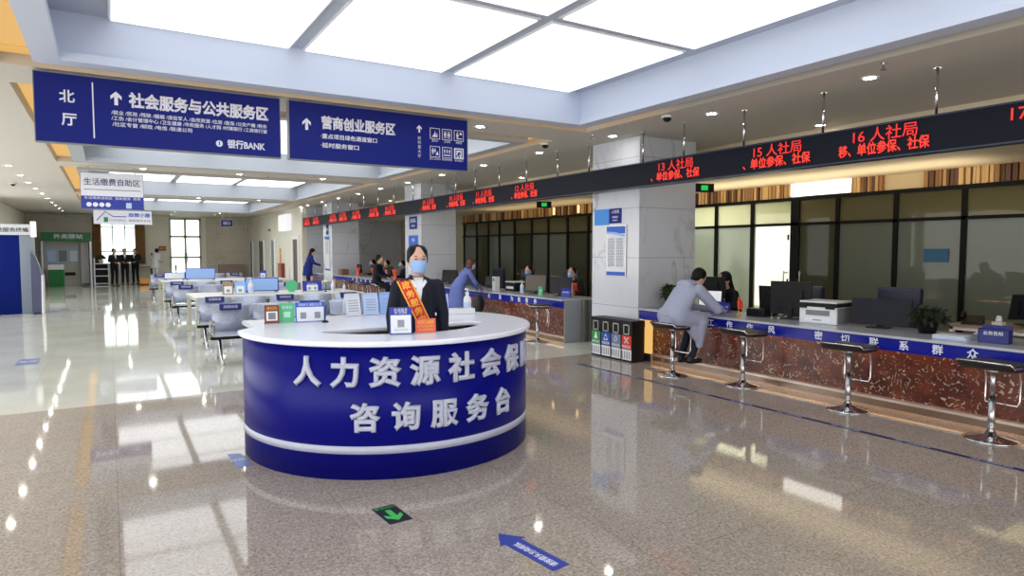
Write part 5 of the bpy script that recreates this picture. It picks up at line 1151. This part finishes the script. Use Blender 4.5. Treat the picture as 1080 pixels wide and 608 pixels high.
t = thing('brown_box', 'brown box beside the third column at the end of the third counter', 'box', (6.95, 22.5, CT)); MB().box(-.12, -.18, 0, .12, .18, .2).build('box_body', mat('box_brown', (130, 90, 70), .6), t, bevel=.006); MB().box(-.125, -.03, .0, -.119, .03, .2).build('tape', M_WOOD, t)

# ------------------------------------------------------------------ left side kiosk and far end
t = thing('self_service_booth', 'tall blue and grey self service booth at the left edge of the photo', 'kiosk', (-2.9, 20.6, 0))
MB().box(0, 0, 0, .98, 1.2, 2.0).build('blue_wall', mat('booth_blue', (3, 24, 100), .6, spec=.1), t); MB().box(.98, -.03, 0, 1.2, 1.2, 2.0).build('grey_post', mat('booth_grey', (120, 130, 146), .4), t, bevel=.01); MB().box(-.05, -.08, 2.0, 1.22, 1.25, 2.27).build('header', mat('booth_header', (196, 200, 206), .4), t, bevel=.01)
text('lettering', '自助服务终端', .12, M_BLACK, t, (.80, -.083, 2.12), (1, 0, 0), (0, 0, 1), .001, .001, width=.75)
MB().box(1.21, .0, 1.95, 1.33, .1, 2.35).build('lamp_block', emis('booth_lamp', (255, 252, 240), 1.2), t, bevel=.02)
t = thing('inclined_terminal', 'dark blue self service terminal with slanted screen beside the grey booth post', 'kiosk', (-1.68, 20.35, 0))
X = Matrix(((1, 0, 0, 0), (0, 0, 1, 0), (0, 1, 0, 0), (0, 0, 0, 1))); MB().prism([(0, .03), (.18, .03), (.2, .95), (.16, 1.15), (.05, 1.5), (0, 1.6)], 0, .5, X).build('cabinet', mat('terminal_navy', (62, 66, 100), .35), t, bevel=.01)
MB().prism([(.18, 0), (.22, 0), (.23, .98), (.2, .98)], -.02, .52, X).build('white_side', M_WHITEPL, t, bevel=.005); MB().box(0, 0, 0, .2, .5, .03).build('base', M_BLACK, t); MB().prism([(.161, 1.15), (.170, 1.16), (.06, 1.5), (.05, 1.49)], .06, .44, X).build('screen', M_SCREEN, t)
o = MB().box(-3.18, 26, .9, -2.6, 26.1, 2.2).build('red_banner', mat('dull_red', (140, 44, 40), .6)); tag(o, 'dull red upright panel behind the slanted terminal on the left', 'panel')
t = thing('service_booth', 'white booth with green header in the far left corner of the hall', 'booth', (-2.5, 35.6, 0))
MB().box(-.06, 0, 2.02, 1.82, 1.2, 2.42).build('green_header', mat('booth_green', (24, 110, 56), .4), t, bevel=.01); text('lettering', '外卖驿站', .22, M_SIGNW, t, (.95, -.006, 2.22), (1, 0, 0), (0, 0, 1), .002, .004, width=1.1)
MB().box(-.06, 0, 0, 0, 1.2, 2.02).box(1.74, 0, 0, 1.82, 1.2, 2.02).build('side_wall', M_WHITE, t, bevel=.004); MB().box(0, .7, 0, 1.74, .74, 2.02).build('back_wall', mat('booth_backwall', (190, 192, 184), .5), t)
MB().box(.05, .66, 1.0, 1.35, .69, 1.75).build('window_board', mat('booth_board', (168, 184, 206), .3), t, bevel=.005); MB().box(1.38, .3, .1, 1.7, .66, 2.0).build('tall_cabinet', mat('booth_cabinet', (176, 172, 176), .4), t, bevel=.01); MB().box(.75, .68, .45, 1.15, .695, .6).build('dark_vent', M_BLACK, t)
for k in range(3): MB().box(.12 + .42 * k, .65, 1.1, .42 + .42 * k, .66, 1.6).build('notice_sheet', [M_PALE, M_GREYPL, M_PAPER][k], t)
t = thing('green_bin', 'green box counter with white top inside the far left booth', 'cabinet', (-2.3, 35.3, 0)); MB().box(0, 0, 0, .55, .4, .75).build('box_body', mat('cabinet_green', (24, 120, 60), .5), t, bevel=.01); MB().box(-.02, -.02, .75, .57, .42, .98).build('white_top', M_WHITE, t, bevel=.02)
t = thing('hall_shelf', 'low white shelf with dark openings beside the far left booth', 'shelf', (-.62, 35.7, 0))
MB().box(0, 0, 0, .05, .4, 1.25).box(.55, 0, 0, .6, .4, 1.0).build('side_panel', M_WHITE, t)
for z in (.05, .4, .72, .97): MB().box(.05, 0, z, .55, .4, z + .04).build('shelf', M_WHITE, t)
MB().box(.05, .38, 0, .55, .4, 1.0).build('back', M_BLACK, t)
plant('leafy plant on top of the white shelf below the far window', -.32, 35.9, 1.01, .2, .42, pot=M_WHITEPL, n=90)
t = thing('work_table', 'narrow table with dark frame between the suited people and the person in white', 'table', (.95, 36.4, 0)); MB().box(0, 0, .78, .85, .5, .82).build('tabletop', M_GREYPL, t, bevel=.004)
for a, c in ((.03, .03), (.8, .03), (.03, .45), (.8, .45)): MB().box(a - .02, c - .02, 0, a + .02, c + .02, .78).build('leg', M_BLACK, t)
t = thing('orange_basket', 'orange crate standing on the floor left of the person in white', 'crate', (1.15, 34.9, 0)); MB().box(0, 0, 0, .45, .3, .05).box(0, 0, 0, .03, .3, .3).box(.42, 0, 0, .45, .3, .3).box(0, 0, 0, .45, .03, .3).box(0, .27, 0, .45, .3, .3).build('crate_body', mat('crate_orange', (236, 160, 70), .5), t, bevel=.004); MB().box(.05, .05, .05, .4, .25, .26).build('contents', M_WOOD, t)
t = thing('folding_chair', 'dark folding chair right of the person in white', 'chair', (2.35, 35.3, 0)); MB().box(0, 0, .43, .4, .4, .46).build('seat', M_BLACK, t); MB().box(.36, 0, .65, .4, .4, .9, Matrix.Rotation(.0, 4, 'Y')).build('backrest', M_BLACK, t)
for a, c in ((.02, .02), (.38, .02), (.02, .38), (.38, .38)): MB().cyl((a, c, 0), (a, c, .45 if a < .2 else .9), .012, n=8).build('leg', M_STEEL, t)
t = thing('radiator_cover', 'low pinkish grey cabinet against the far marble wall', 'cabinet', (4.8, 36.6, 0)); MB().box(0, 0, .05, 1.25, .28, .86).build('cabinet_body', mat('pinkish_grey', (150, 130, 124), .5), t, bevel=.01); MB().box(.02, .02, 0, 1.23, .26, .05).build('plinth', M_BLACK, t)
t = thing('power_cord_post', 'thin white queue post beside the last counter', 'post', (5.75, 25.4, 0)); MB().cyl((0, 0, .0), (0, 0, .95), .025).build('post', M_WHITEPL, t, smooth=True); MB().lathe([(0, 0), (.16, 0), (.15, .02), (.03, .04)]).build('base', M_WHITEPL, t, smooth=True)

# ------------------------------------------------------------------ small fittings belong to the part that carries them
SUB = {'screen': ('housing',), 'seat_rim': ('seat',), 'lever': ('seat',), 'blue_sleeve': ('backrest',), 'lapel': ('jacket',), 'shirt_front': ('jacket',), 'shirt_collar': ('jacket',), 'collar_band': ('jacket',), 'vest_panel': ('jacket',),
       'ear_loop': ('face_mask',), 'sash_lettering': ('sash',), 'lid_clip': ('scanner_lid',), 'tray_handle': ('paper_tray',), 'soil': ('pot',), 'opening_frame': ('body',), 'opening': ('body',), 'paper_label': ('bottle_body',), 'armrest': (), 'inner_card': ('face_board',), 'grey_square': ('face_board',), 'white_panel': ('face_board',),
       'blue_header': ('frame',), 'blue_footer': ('frame',), 'pale_swoosh': ('frame',), 'printed_column': ('info_panel',), 'symbol': ('colour_panel',), 'printed_line': ('pages',), 'warm_light_strip': ('blue_band',), 'plinth_edge': ('steel_kickplate',)}
def base(o): return o.name.split('.')[0]
def mid(o): return sum((Vector(c) for c in o.bound_box), Vector()) / 8
for root in [o for o in SC.objects if o.parent is None]:
    kids = list(root.children)
    for c in kids:
        want = SUB.get(base(c))
        if not want: continue
        cand = [k for k in kids if base(k) in want and k.parent == root]
        if cand:
            mc = mid(c); c.parent = min(cand, key=lambda k: (mid(k) - mc).length)
